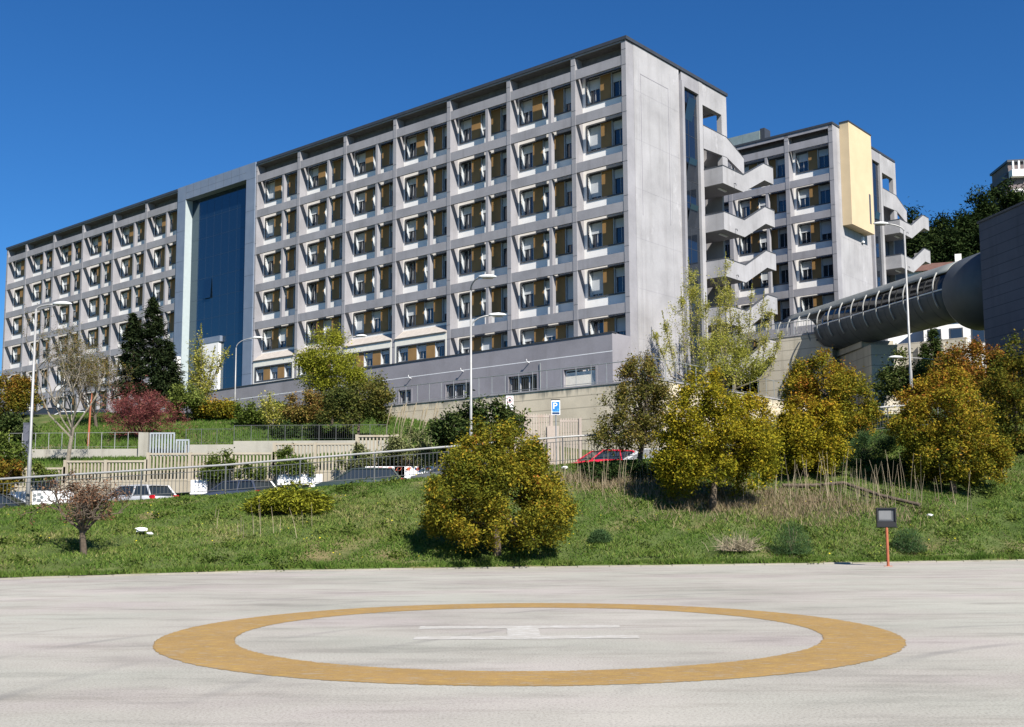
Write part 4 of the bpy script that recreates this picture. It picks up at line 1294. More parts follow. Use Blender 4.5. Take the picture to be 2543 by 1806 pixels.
for sgn, a in ((1, -4), (1, 184)):
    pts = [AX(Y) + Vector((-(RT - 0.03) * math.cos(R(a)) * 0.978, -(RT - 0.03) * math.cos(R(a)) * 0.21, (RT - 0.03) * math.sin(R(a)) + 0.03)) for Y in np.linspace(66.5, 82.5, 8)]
    MB().tube(pts, 0.045, 6).build('sill_light_line', M['white_metal'], br)  # white rod stands in for light coming through along the sill
for k in range(14):
    Y = 67.3 + 1.62 * k
    c = AX(Y)
    for side in (0, 1):
        pts = []
        for a in np.linspace(34, -36 if Y < 82.6 else -50, 12):
            aa = R(a if side == 0 else 180 - a)
            rr = RT + 0.10 + (0.0 if a > -10 else 0.0)
            pts.append((c.x - rr * math.cos(aa) * 0.978, c.y - rr * math.cos(aa) * 0.21, c.z + rr * math.sin(aa)))
        MB().tube(pts, 0.05, 6).build('rib', M['rib_metal'], br, True)
        if Y < 82.4:
            aa = R(30 if side == 0 else 150)
for k in range(11):
    Y = 66.5 + 1.62 * k
    c = AX(Y)
    pts = []
    for a in np.linspace(-6, -95, 14):
        aa = R(a)
        pts.append((c.x - (RT + 0.002) * math.cos(aa) * 0.978, c.y - (RT + 0.002) * math.cos(aa) * 0.21, c.z + (RT + 0.002) * math.sin(aa)))
    MB().tube(pts, 0.012, 4).build('panel_seam', M['dark_metal'], br)
# bridge floor and pier
pts = [AX(66.4), AX(88.5)]
b = MB()
for i in range(1):
    a_, c_ = AX(66.4), AX(88.0)
    b.add([(a_.x - 1.4, a_.y, a_.z - 0.95), (a_.x + 1.4, a_.y, a_.z - 0.95), (c_.x + 1.4, c_.y, c_.z - 0.95), (c_.x - 1.4, c_.y, c_.z - 0.95),
           (a_.x - 1.4, a_.y, a_.z - 1.1), (a_.x + 1.4, a_.y, a_.z - 1.1), (c_.x + 1.4, c_.y, c_.z - 1.1), (c_.x - 1.4, c_.y, c_.z - 1.1)],
          [(0, 1, 2, 3), (7, 6, 5, 4), (0, 4, 5, 1), (1, 5, 6, 2), (2, 6, 7, 3), (3, 7, 4, 0)])
b.build('deck', M['asphalt'], br)
b = MB().prism([(24.75, 84.2), (25.25, 76.6), (27.2, 76.8), (26.7, 84.4)], 'z', 5, 13.45)
b.build('pier', M['concrete_old'], br)
b = MB().prism([(24.6, 83.0), (25.05, 78.0), (27.4, 78.2), (26.9, 83.2)], 'z', 13.453, 13.95)
b.build('saddle', M['concrete_old'], br)
# drum
dr = empty('footbridge_drum', (0, 0, 0), 0, 'big dark metal drum at the near end of the footbridge, against the dark wall', 'drum')
b = MB()
vs = []
nn = 40
for i, (Y, rr) in enumerate(((66.4, 2.26), (66.2, 2.34), (62.25, 2.34))):
    for k in range(nn):
        a = 2 * math.pi * k / nn
        vs.append((28.4 + 0.215 * (66.4 - Y) - rr * math.cos(a) * 0.978, Y - 0.21 * rr * math.cos(a), 14.95 + rr * math.sin(a) * 0.98))
fs = [(i * nn + k, i * nn + (k + 1) % nn, (i + 1) * nn + (k + 1) % nn, (i + 1) * nn + k) for i in range(2) for k in range(nn)]
fs += [tuple(range(nn)), tuple(range(3 * nn - 1, 2 * nn - 1, -1))]
b.add(vs, fs).build('drum_shell', M['tube_metal'], dr, True)
wb = empty('lift_block', (26.95, 62, 0), 0, 'plain dark grey windowless block joined to the footbridge drum', 'building')
b = MB()
b.prism([(0, 0), (0.13 + 1.7, -10), (16, -8.5), (15, 1.5)], 'z', 3, 18.2)
b.build('block_wall', M['block_clad'], wb)
MB().prism([(-0.08, 0.08), (1.76, -10.1), (16.1, -8.6), (15.1, 1.6)], 'z', 18.203, 18.33).build('roof_edge', M['dark_metal'], wb)

# ------------------------------------------------------------------ far buildings
def house(loc, rz, w_, d_, h_, roof_h, label, wallm, wins=3):
    o = empty('house', loc, rz, label, 'house')
    MB().box(-w_ / 2, w_ / 2, -d_ / 2, d_ / 2, 0, h_).build('wall', wallm, o)
    MB().prism([(-d_ / 2 - 0.4, h_ + 0.003), (d_ / 2 + 0.4, h_ + 0.003), (0, h_ + roof_h)], 'x', -w_ / 2 - 0.4, w_ / 2 + 0.4).build('roof', M['roof_tile'], o)
    for k in range(wins):
        x = -w_ / 2 + (k + 0.5) * w_ / wins
        f = MB().box(x - 0.55, x + 0.55, -d_ / 2 - 0.04, -d_ / 2 + 0.02, h_ - 2.3, h_ - 0.9).build('window', M['frame_grey'], o)
        MB().box(x - 0.45, x + 0.45, -d_ / 2 - 0.05, -d_ / 2 - 0.041, h_ - 2.2, h_ - 1.0).build('pane', M['glass'], f)
    for sx in (-0.2, 0.25):
        MB().box(sx * w_, sx * w_ + 0.7, -0.3, 0.3, h_ + roof_h * 0.6, h_ + roof_h + 0.8).build('chimney', M['white_wall'], o)
    return o
p = at(2095, 612, 125)
house((p.x, 125, p.z - 6.4), R(-20), 7.5, 6, 6.2, 1.5, 'white house with a red tiled roof behind the footbridge', M['white_wall'])
p = at(2165, 775, 96)
house((p.x, 96, p.z - 3.2), R(-25), 7, 6, 5.4, 1.4, 'white house seen under the footbridge beside the dark block', M['white_wall'], 4)
p = at(2045, 765, 100)
m_ = MB().box(-2.4, 2.4, 0, 4, 0, 3.0)
o = empty('far_shed', (p.x, 100, p.z - 1.8), R(-15), 'blue-white low building seen under the middle of the footbridge', 'building')
m_.build('wall', M['white_metal'], o)
MB().box(0.9, 1.8, -0.03, 0.02, 0.8, 2.2).build('window', M['sign_navy'], o)
# old concrete wall under the bridge
p0, p1 = at(1950, 790, 93), at(2075, 790, 90)
o = empty('old_rear_wall', (p0.x, 93, 0), math.atan2(-3, p1.x - p0.x), 'old streaked concrete wall with buttresses under the footbridge', 'wall')
Lw = math.hypot(p1.x - p0.x, 3) + 3
MB().box(-2, Lw, 0, 0.4, 6, p0.z + 0.6).build('wall_face', M['concrete_old'], o)
for k in range(4):
    MB().box(0.5 + k * 1.7, 0.9 + k * 1.7, -0.25, -0.003, 6, p0.z + 0.3).build('buttress', M['concrete_old'], o)
# tower block on the hill
p = at(2250, 358, 230)
zt = p.z - 0.6
tb = empty('apartment_tower', (p.x, 230, 0), 0, 'distant dark apartment block with white balconies above the pines', 'building')
tw = plain('tower_wall', (0.16, 0.13, 0.13), 0.8)
MB().prism([(0, 0), (18, -3), (19, 9), (0.5, 9)], 'z', zt - 32, zt).build('wall', tw, tb)
MB().prism([(-0.3, -0.5), (18.5, -3.5), (19.5, 9.5), (0.2, 9.4)], 'z', zt + 0.003, zt + 0.5).build('roof', M['dark_metal'], tb)
for k in range(4):
    zz = zt - 1.9 - 4.3 * k
    bl = MB().prism([(0.1, -0.03), (3.6, -0.60), (3.5, -1.9), (0.2, -1.5)], 'z', zz - 1.5, zz).build('balcony', M['white_wall'], tb)
    if k == 0:
        for q in (0.3, 1.5, 2.7):
            MB().box(q, q + 0.35, -1.5 - q * 0.1, -1.15 - q * 0.1, zz, zt - 0.05).build('balcony_post', M['white_wall'], bl)
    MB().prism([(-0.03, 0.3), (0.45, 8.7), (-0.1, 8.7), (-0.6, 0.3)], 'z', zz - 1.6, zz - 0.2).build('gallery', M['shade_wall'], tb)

# ------------------------------------------------------------------ vegetation
def leaf_mesh(name, P, size, aspect, mat, parent, tint, up=0.5, axis=None, cup=0.25):
    """one rhombic leaf per point; P (n,3); orientation random with an upward bias; axis = preferred long axis (n,3)"""
    n = len(P)
    nrm = rng.normal(size=(n, 3)); nrm[:, 2] = np.abs(nrm[:, 2]) + up
    nrm /= np.linalg.norm(nrm, axis=1)[:, None]
    ax = rng.normal(size=(n, 3)) if axis is None else axis + 0.35 * rng.normal(size=(n, 3))
    ax -= nrm * np.sum(ax * nrm, 1)[:, None]
    ax /= np.linalg.norm(ax, axis=1)[:, None] + 1e-9
    bx = np.cross(nrm, ax)
    s = (size * rng.uniform(0.6, 1.35, n))[:, None]
    v = np.empty((n, 4, 3))
    v[:, 0] = P - ax * s * 0.5
    v[:, 1] = P + bx * s * aspect * 0.5 + nrm * s * cup * 0.3
    v[:, 2] = P + ax * s * 0.5
    v[:, 3] = P - bx * s * aspect * 0.5 + nrm * s * cup * 0.3
    me = bpy.data.meshes.new(name)
    me.vertices.add(n * 4); me.loops.add(n * 4); me.polygons.add(n)
    me.vertices.foreach_set('co', v.reshape(-1))
    me.loops.foreach_set('vertex_index', np.arange(n * 4, dtype=np.int32))
    me.polygons.foreach_set('loop_start', np.arange(0, n * 4, 4, dtype=np.int32))
    me.update(calc_edges=True)
    at_ = me.attributes.new('tint', 'FLOAT', 'FACE')
    at_.data.foreach_set('value', np.clip(tint, 0, 1).astype(np.float32))
    me.materials.append(mat)
    o = bpy.data.objects.new(name, me)
    COL.objects.link(o)
    o.parent = parent
    return o
def sph(n):
    d = rng.normal(size=(n, 3))
    return d / np.linalg.norm(d, axis=1)[:, None]
def crown_points(lobes, n_clu, n_leaf, sig, inner=0.55, bottom=-0.75):
    """lobes: (cx,cy,cz,rx,ry,rz); clusters spread through the outer part of each lobe"""
    vol = np.array([l[3] * l[5] for l in lobes]); vol = vol / vol.sum()
    cs = []
    for l, f in zip(lobes, vol):
        k = max(3, int(n_clu * f))
        nl = max(4, k // 7)
        d = sph(nl * 4)
        d = d[d[:, 2] > bottom][:nl]
        rr = rng.uniform(max(inner, 0.3) ** 3, 1.0, len(d)) ** (1 / 3) * 0.93
        rad = np.array(l[3:6])
        ctr = np.array(l[:3]) + d * rr[:, None] * rad * 1.03
        m_ = max(1, int(round(k / len(d))))
        q = sph(len(d) * m_)
        q = q + 0.7 * np.repeat(d, m_, 0)
        q /= np.linalg.norm(q, axis=1)[:, None]
        rl = rad.mean() * np.repeat(rng.uniform(0.13, 0.24, len(d)), m_)
        cs.append(np.repeat(ctr, m_, 0) + q * rl[:, None] * rng.uniform(0.6, 1.0, len(q))[:, None])
    Cc = np.concatenate(cs)
    m = max(1, int(n_leaf / len(Cc)))
    P = np.repeat(Cc, m, 0) + rng.normal(size=(len(Cc) * m, 3)) * sig * np.repeat(rng.uniform(0.6, 1.3, len(Cc)), m)[:, None]
    cl_t = np.repeat(rng.normal(0, 0.13, len(Cc)), m)
    return P, Cc, cl_t
def limbs(m, base, tips, r0, trunk_top, bend=0.15, fork=0.35, r_tip=0.012):
    base, tt = Vector(base), Vector(trunk_top)
    mid = base.lerp(tt, 0.5) + Vector((random.uniform(-1, 1), random.uniform(-1, 1), 0)) * bend * 0.5
    m.tube([base - Vector((0, 0, 0.3)), base.lerp(mid, 0.5), mid, tt], [r0 * 1.25, r0, r0 * 0.85, r0 * 0.55], 9)
    for tp in tips:
        tp = Vector(tp)
        s = base.lerp(tt, random.uniform(fork, 1.0))
        q1 = s.lerp(tp, 0.35) + Vector((random.uniform(-1, 1), random.uniform(-1, 1), random.uniform(-0.3, 0.8))) * bend
        q2 = s.lerp(tp, 0.7) + Vector((random.uniform(-1, 1), random.uniform(-1, 1), random.uniform(-0.3, 0.8))) * bend * 0.8
        rr = r0 * random.uniform(0.25, 0.42)
        m.tube([s, q1, q2, tp], [rr, rr * 0.7, rr * 0.4, r_tip], 5)

def bush_tree(name, label, cat, base_px, Y, lobes_px, leafkey, n_leaf, leaf, sig=0.22, clu=None, trunk_r=0.09, depth=0.9, nlimb=18, red_top=0.25, inner=0.55, aspect=0.5, group=None, trunk=True, bottom=-0.75, bark='bark', t0=0.42, zoff=None):
    """lobes_px: (x, y, half width, half height) in 2287-px view, at depth Y (+ optional dY)"""
    bp = at(base_px[0], base_px[1], Y)
    z0 = gz(bp.x, Y) if zoff is None else zoff
    root = empty(name, (bp.x, Y, z0), 0, label, cat, group)
    k = mpp(Y)
    lobes = []
    for q in lobes_px:
        p = at(q[0], q[1], Y)
        dy = q[4] if len(q) > 4 else 0
        lobes.append((p.x - bp.x, dy, p.z - z0, q[2] * k, q[2] * k * depth, q[3] * k))
    P, Cc, ct = crown_points(lobes, clu or max(30, n_leaf // 45), n_leaf, sig, inner, bottom)
    P[:, 2] = np.maximum(P[:, 2], 0.06 + 0.1 * rng.random(len(P)))
    zz = P[:, 2]
    h = (zz - zz.min()) / (zz.max() - zz.min())
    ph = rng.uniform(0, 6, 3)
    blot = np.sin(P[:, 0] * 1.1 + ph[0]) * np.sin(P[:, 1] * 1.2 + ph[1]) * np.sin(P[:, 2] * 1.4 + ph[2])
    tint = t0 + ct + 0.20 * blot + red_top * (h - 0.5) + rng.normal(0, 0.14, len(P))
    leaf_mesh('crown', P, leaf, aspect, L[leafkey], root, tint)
    if trunk:
        m = MB()
        lc = max(lobes, key=lambda l: l[3])
        tips = Cc[rng.integers(0, len(Cc), nlimb)]
        limbs(m, (0, 0, 0), tips, trunk_r, (lc[0] * 0.8, lc[1] * 0.5, lc[2]))
        m.build('trunk', M[bark], root, True)
    return root

# big trees on the bank
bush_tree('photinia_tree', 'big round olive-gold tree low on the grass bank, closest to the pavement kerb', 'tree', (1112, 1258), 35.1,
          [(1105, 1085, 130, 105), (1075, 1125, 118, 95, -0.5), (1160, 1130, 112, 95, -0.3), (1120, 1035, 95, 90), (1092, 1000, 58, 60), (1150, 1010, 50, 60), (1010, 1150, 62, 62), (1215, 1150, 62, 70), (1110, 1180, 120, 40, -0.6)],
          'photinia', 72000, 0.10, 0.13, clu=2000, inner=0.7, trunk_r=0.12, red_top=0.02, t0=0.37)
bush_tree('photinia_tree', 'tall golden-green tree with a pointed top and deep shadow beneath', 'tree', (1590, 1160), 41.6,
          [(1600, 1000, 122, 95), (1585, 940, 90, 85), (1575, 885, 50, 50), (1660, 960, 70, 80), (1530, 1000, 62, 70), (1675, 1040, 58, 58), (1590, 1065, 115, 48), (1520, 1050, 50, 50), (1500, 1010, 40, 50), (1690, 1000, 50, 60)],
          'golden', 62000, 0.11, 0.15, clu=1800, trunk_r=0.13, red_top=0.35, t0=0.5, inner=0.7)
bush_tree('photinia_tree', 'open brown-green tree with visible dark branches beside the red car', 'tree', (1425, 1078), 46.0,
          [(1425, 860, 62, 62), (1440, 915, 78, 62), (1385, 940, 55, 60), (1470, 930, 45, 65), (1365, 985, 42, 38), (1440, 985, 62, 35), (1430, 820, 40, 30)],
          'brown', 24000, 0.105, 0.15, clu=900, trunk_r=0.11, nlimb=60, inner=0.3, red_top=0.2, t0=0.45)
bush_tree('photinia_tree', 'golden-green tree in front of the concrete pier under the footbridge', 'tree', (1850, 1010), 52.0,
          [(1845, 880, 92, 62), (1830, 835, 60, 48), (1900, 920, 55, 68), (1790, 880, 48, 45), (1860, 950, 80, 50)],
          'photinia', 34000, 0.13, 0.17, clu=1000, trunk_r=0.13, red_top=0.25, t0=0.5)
bush_tree('photinia_bush', 'low golden bush in front of the tree by the pier', 'bush', (1800, 1075), 46.0,
          [(1790, 975, 60, 58), (1835, 945, 42, 45), (1850, 1015, 45, 45), (1760, 950, 36, 42), (1800, 1020, 60, 45)],
          'golden', 24000, 0.12, 0.15, clu=700, trunk_r=0.08, red_top=0.3, t0=0.55)
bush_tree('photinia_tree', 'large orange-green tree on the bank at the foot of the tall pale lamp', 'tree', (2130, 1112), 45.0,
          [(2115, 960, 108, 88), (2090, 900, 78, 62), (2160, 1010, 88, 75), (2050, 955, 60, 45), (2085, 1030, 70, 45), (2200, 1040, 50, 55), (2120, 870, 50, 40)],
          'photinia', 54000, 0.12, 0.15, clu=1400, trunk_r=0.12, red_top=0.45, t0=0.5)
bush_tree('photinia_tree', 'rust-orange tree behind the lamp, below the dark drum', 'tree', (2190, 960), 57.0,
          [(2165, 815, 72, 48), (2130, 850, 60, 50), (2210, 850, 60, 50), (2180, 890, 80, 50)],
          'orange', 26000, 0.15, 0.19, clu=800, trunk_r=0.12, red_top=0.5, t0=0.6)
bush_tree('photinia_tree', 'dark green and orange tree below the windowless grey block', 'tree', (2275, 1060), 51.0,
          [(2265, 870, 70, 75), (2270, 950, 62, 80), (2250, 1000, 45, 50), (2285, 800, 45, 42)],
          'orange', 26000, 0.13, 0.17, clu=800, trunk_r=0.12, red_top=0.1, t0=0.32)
bush_tree('dark_bush', 'dark leafy mass added for the shaded band on the bank below the red car', 'bush', (1365, 1085), 45.6,  # added leaf mass in place of a shaded strip of bank
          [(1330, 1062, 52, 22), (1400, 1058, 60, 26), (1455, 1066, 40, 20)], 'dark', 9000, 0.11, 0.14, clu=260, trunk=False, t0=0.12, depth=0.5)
bush_tree('dark_bush', 'dark bramble thicket under the low golden bush', 'bush', (1790, 1090), 47.0,
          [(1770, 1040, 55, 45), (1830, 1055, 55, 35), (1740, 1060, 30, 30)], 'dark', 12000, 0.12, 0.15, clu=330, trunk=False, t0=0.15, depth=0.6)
bush_tree('dark_bush', 'dark bramble thicket behind the tall dry stalks under the large orange-green tree', 'bush', (2040, 1120), 46.6,
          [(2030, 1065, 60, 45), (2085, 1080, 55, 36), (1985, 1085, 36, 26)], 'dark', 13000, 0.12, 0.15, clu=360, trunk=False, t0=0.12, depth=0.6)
bush_tree('feathery_bush', 'soft grey-green feathery bush between the two trees at the pier', 'bush', (1935, 1065), 48.0,
          [(1930, 1005, 55, 38), (1965, 985, 40, 30), (1900, 1030, 40, 28)], 'fennel', 14000, 0.10, 0.16, clu=330, trunk_r=0.04, t0=0.5, depth=0.7, aspect=0.2)
# dark green shrubs along the street
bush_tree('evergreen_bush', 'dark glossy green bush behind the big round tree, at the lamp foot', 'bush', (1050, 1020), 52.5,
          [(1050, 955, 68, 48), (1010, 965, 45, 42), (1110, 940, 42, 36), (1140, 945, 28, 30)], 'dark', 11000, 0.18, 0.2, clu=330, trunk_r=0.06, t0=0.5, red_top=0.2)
bush_tree('pale_bush', 'pale greyish-green bush at the end of the highest slat fence section', 'bush', (915, 1035), 54.5,
          [(920, 995, 48, 36), (885, 1010, 35, 28), (955, 1015, 40, 32), (910, 1028, 65, 18)], 'pale', 9000, 0.13, 0.18, clu=260, trunk_r=0.05, t0=0.45)
bush_tree('climber_bush', 'leafy green climber spilling over the slat fence above the dark blue car', 'bush', (500, 1065), 55.2,
          [(497, 1030, 34, 20), (510, 1055, 50, 15), (560, 1055, 40, 14), (470, 1060, 30, 12)], 'green', 6000, 0.13, 0.13, clu=200, trunk=False, t0=0.45, depth=0.35)
bush_tree('climber_bush', 'small leafy climber on the slat fence above the white board', 'bush', (655, 1060), 55.2,
          [(648, 1025, 28, 20), (640, 1050, 45, 12), (690, 1050, 45, 10)], 'green', 4500, 0.13, 0.13, clu=150, trunk=False, t0=0.5, depth=0.35)
bush_tree('climber_bush', 'low pale climber on the fence beside the white and red barrier', 'bush', (830, 1040), 55.3,
          [(810, 1012, 28, 14), (835, 1030, 50, 12), (770, 1040, 40, 9)], 'pale', 3500, 0.12, 0.12, clu=120, trunk=False, t0=0.3, depth=0.35)
bush_tree('green_bush', 'bright green bush behind the tall lamp at the end of the fence', 'bush', (15, 1060), 53.0,
          [(15, 1015, 45, 38), (-10, 1040, 45, 40)], 'green', 6000, 0.16, 0.18, clu=200, trunk_r=0.05, t0=0.55)
bush_tree('photinia_bush', 'small orange-green bush behind the railing, in front of the bright green bush', 'bush', (10, 1100), 49.0,
          [(12, 1065, 36, 36), (-20, 1085, 40, 30)], 'orange', 5000, 0.15, 0.16, clu=160, trunk_r=0.05, t0=0.55)
bush_tree('climber_bush', 'small yellow-green climber on the lowest fence beside the tall lamp', 'bush', (95, 1065), 55.3,
          [(92, 1050, 22, 13), (110, 1062, 30, 8)], 'green', 2000, 0.12, 0.1, clu=80, trunk=False, t0=0.65, depth=0.35)
# mound and podium planting
bush_tree('willow_tree', 'bright yellow-green young tree in front of the grey podium', 'tree', (742, 940), 74.0,
          [(735, 800, 55, 55), (705, 835, 48, 45), (770, 830, 48, 45), (740, 860, 70, 28), (690, 800, 28, 38), (740, 765, 26, 32), (800, 850, 28, 28)],
          'willow', 22000, 0.17, 0.28, clu=520, trunk_r=0.1, t0=0.5, inner=0.4, aspect=0.4)
bush_tree('evergreen_tree', 'dark brownish-green multi-stemmed tree in front of the retaining wall', 'tree', (800, 985), 66.0,
          [(810, 885, 58, 45), (775, 900, 45, 42), (840, 905, 38, 45), (810, 935, 58, 28), (745, 925, 30, 35)],
          'brown', 17000, 0.17, 0.22, clu=480, trunk_r=0.1, nlimb=36, t0=0.18, inner=0.4)
bush_tree('photinia_bush', 'brown-orange bush beside the dark multi-stemmed tree on the mound', 'bush', (690, 960), 70.0,
          [(690, 915, 50, 36), (660, 930, 30, 26), (715, 900, 30, 28)], 'brown', 9000, 0.17, 0.2, clu=260, trunk_r=0.06, t0=0.7, nlimb=24)
bush_tree('hedge_bush', 'green hedge bush below the grey podium beside the entrance lamp', 'bush', (570, 955), 74.0,
          [(560, 925, 36, 24), (600, 930, 32, 22), (620, 925, 26, 20)], 'green', 8000, 0.17, 0.2, clu=230, trunk_r=0.06, t0=0.5)
bush_tree('hedge_bush', 'yellow-green hedge bush under the entrance bay above the white car', 'bush', (485, 940), 77.0,
          [(478, 915, 42, 24), (505, 925, 24, 24), (455, 920, 28, 20)], 'photinia', 8000, 0.18, 0.2, clu=230, trunk_r=0.06, t0=0.5)
bush_tree('hedge_bush', 'light green bush between the red shrub and the entrance sapling', 'bush', (420, 935), 76.0,
          [(415, 885, 32, 24), (440, 900, 30, 22), (405, 910, 26, 24)], 'green', 8000, 0.18, 0.2, clu=230, trunk_r=0.06, t0=0.75)
bush_tree('photinia_tree', 'orange-brown tree over the upper road at the far end of the hospital', 'tree', (40, 965), 78.0,
          [(32, 870, 42, 34), (8, 885, 40, 38), (55, 895, 30, 28), (30, 905, 55, 20)], 'orange', 12000, 0.18, 0.24, clu=330, trunk_r=0.09, t0=0.5, nlimb=24)
bush_tree('hedge_bush', 'dark green hedge on the mound under the orange-brown tree', 'bush', (20, 985), 68.0,
          [(15, 955, 45, 22), (-20, 960, 40, 24), (60, 965, 30, 14)], 'dark', 7000, 0.18, 0.2, clu=200, trunk=False, t0=0.5)
bush_tree('hedge_bush', 'dark ground-hugging bush behind the dark wire fence', 'bush', (690, 985), 68.5,
          [(640, 968, 40, 18), (700, 972, 45, 16), (750, 975, 30, 14)], 'dark', 6500, 0.16, 0.18, clu=190, trunk=False, t0=0.35)
# courtyard poplars and greenery
def poplar(label, base_px, Y, z0, spires, n_leaf, leaf=0.13, lk='poplar', spread=0.10, name='poplar_tree'):
    bp = at(base_px[0], base_px[1], Y)
    root = empty(name, (bp.x, Y, z0), 0, label, 'tree')
    m = MB()
    Ps, ct = [], []
    tot = sum(s[3] for s in spires)
    for (x, ytop, ybot, wgt) in spires:
        a, c = at(x[0], ybot, Y), at(x[1], ytop, Y)
        dy = rng.uniform(-1.2, 1.2)
        p0 = Vector((a.x - bp.x, dy * 0.4, a.z - z0)); p1 = Vector((c.x - bp.x, dy, c.z - z0))
        m.tube([(0, 0, max(0.0, (p0.z) * 0.3)), p0, p0.lerp(p1, 0.5), p1], [0.07, 0.05, 0.03, 0.006], 6)
        nsh = max(4, int(10 * wgt))
        for k in range(nsh):
            f = rng.uniform(0.0, 0.85)
            s = p0.lerp(p1, f)
            ln = (p1 - p0).length * rng.uniform(0.12, 0.34) * (1.1 - f)
            d = Vector((rng.normal() * 0.45, rng.normal() * 0.45, 0.9)).normalized()
            e = s + d * ln * 1.4
            m.tube([s, s.lerp(e, 0.5) + Vector((d.x, d.y, -0.1)) * 0.1, e], [0.02, 0.012, 0.004], 4, cap=False)
            kk = int(n_leaf * wgt / tot / nsh * 0.75)
            tq = rng.uniform(0.05, 1, kk)[:, None]
            Ps.append(np.array(s) + (np.array(e) - np.array(s)) * tq + rng.normal(size=(kk, 3)) * spread)
        kk = int(n_leaf * wgt / tot * 0.25)
        tq = rng.uniform(0.0, 1, kk)[:, None]
        Ps.append(np.array(p0) + (np.array(p1) - np.array(p0)) * tq + rng.normal(size=(kk, 3)) * spread * 0.9 * (1.05 - tq))
    m.tube([(0, 0, -0.2), (0, 0, 1.5)], [0.14, 0.09], 8)
    m.build('trunk', M['bark_pale'], root, True)
    P = np.concatenate(Ps)
    P[:, 2] = np.maximum(P[:, 2], 0.2)
    leaf_mesh('crown', P, leaf, 0.6, L[lk], root, 0.5 + rng.normal(0, 0.25, len(P)))
    return root
poplar('young poplar with a thin upright spire against the glass stair strip of the gable', (1555, 860), 70.5, 9.45,
       [((1548, 1537), 575, 800, 1.2), ((1565, 1553), 610, 800, 0.9), ((1530, 1520), 640, 820, 0.7), ((1575, 1570), 660, 820, 0.7), ((1510, 1480), 690, 830, 0.6), ((1500, 1458), 735, 840, 0.5), ((1590, 1585), 720, 830, 0.6)], 12000, 0.095, spread=0.14)
poplar('wider young poplar with several upright spires in front of the zig-zag stair', (1640, 860), 72.0, 9.45,
       [((1622, 1622), 560, 800, 1.3), ((1612, 1606), 640, 800, 0.9), ((1640, 1634), 620, 800, 0.9), ((1665, 1672), 640, 810, 0.8), ((1650, 1655), 690, 820, 0.7), ((1690, 1700), 655, 800, 0.5), ((1700, 1722), 690, 820, 0.6), ((1715, 1745), 740, 840, 0.6)], 13000, 0.095, spread=0.15)
bush_tree('courtyard_bush', 'dense fresh green bush at the foot of the two poplars', 'bush', (1615, 870), 69.0,
          [(1615, 790, 58, 52), (1580, 820, 45, 36), (1655, 820, 48, 38), (1620, 840, 85, 22), (1700, 815, 32, 30)], 'poplar', 11000, 0.12, 0.26, clu=380, trunk_r=0.1, t0=0.35, zoff=9.45, inner=0.3)
poplar('thin young tree with sparse pale leaves in front of the entrance bay', (452, 950), 78.0, gz(at(452, 950, 78).x, 78),
       [((452, 455), 725, 930, 1.4), ((450, 435), 770, 900, 0.7), ((455, 478), 770, 900, 0.8), ((455, 505), 800, 900, 0.6), ((450, 425), 810, 910, 0.5), ((458, 520), 775, 880, 0.5)], 5500, 0.14, spread=0.2, name='sapling_tree')
poplar('small sparse sapling in front of the podium behind the wire fence', (608, 955), 72.0, gz(at(608, 955, 72).x, 72),
       [((606, 608), 880, 950, 1.0), ((606, 590), 895, 945, 0.5), ((608, 628), 895, 945, 0.6)], 2200, 0.12, spread=0.2, name='sapling_tree')

# conifer with two peaks
def conifer(label, base_px, Y, peaks, n_leaf, lk='conifer', leaf=0.34, name='conifer_tree', z0=None, droop=0.35, asp=0.22):
    bp = at(base_px[0], base_px[1], Y)
    z0 = gz(bp.x, Y) if z0 is None else z0
    root = empty(name, (bp.x, Y, z0), 0, label, 'tree')
    Ps, Ax = [], []
    m = MB()
    k_ = mpp(Y)
    for (x, ytop, ybot, hw, wgt) in peaks:
        a, c = at(x, ybot, Y), at(x, ytop, Y)
        p0 = np.array((a.x - bp.x, 0, a.z - z0)); p1 = np.array((c.x - bp.x, 0, c.z - z0))
        m.tube([(0, 0, -0.2), tuple(p0 + (0, 0, 0)), tuple(p1)], [0.22, 0.16, 0.02], 7)
        nb = int(150 * wgt)
        for k in range(nb):
            f = rng.uniform(0, 1) ** 0.85
            rad = hw * k_ * (1 - f) ** 0.8 * rng.uniform(0.6, 1.12) + 0.12
            th = rng.uniform(0, 2 * math.pi)
            s = p0 + (p1 - p0) * f
            e = s + np.array((math.cos(th), math.sin(th), -droop * rng.uniform(0.2, 1) + 0.25 * f)) * rad
            kk = int(n_leaf / (150 * sum(q[4] for q in peaks)) * (0.35 + rad / (hw * k_)))
            tq = rng.uniform(0.25, 1.0, kk)[:, None]
            Ps.append(s + (e - s) * tq + rng.normal(size=(kk, 3)) * np.array((0.22, 0.22, 0.16)) * (0.4 + rad * 0.28))
            Ax.append(np.repeat((e - s)[None] / (np.linalg.norm(e - s) + 1e-6), kk, 0))
            if k % 5 == 0: m.tube([tuple(s), tuple(e)], [0.04, 0.008], 4, cap=False)
    m.build('trunk', M['bark'], root, True)
    P = np.concatenate(Ps)
    P[:, 2] = np.maximum(P[:, 2], 0.15)
    leaf_mesh('crown', P, leaf, asp, L[lk], root, 0.45 + rng.normal(0, 0.22, len(P)), axis=np.concatenate(Ax))
    return root
conifer('dark double-topped conifer in front of the hospital beside the entrance bay', (335, 900), 80.0, [(343, 668, 880, 64, 1.4), (298, 702, 880, 46, 1.0), (378, 765, 885, 38, 0.7)], 26000)
conifer('blue-green conifer under the footbridge beside the white house', (2085, 870), 84.0, [(2085, 735, 870, 42, 1.0), (2065, 770, 870, 30, 0.7)], 9000, 'dark', 0.30)
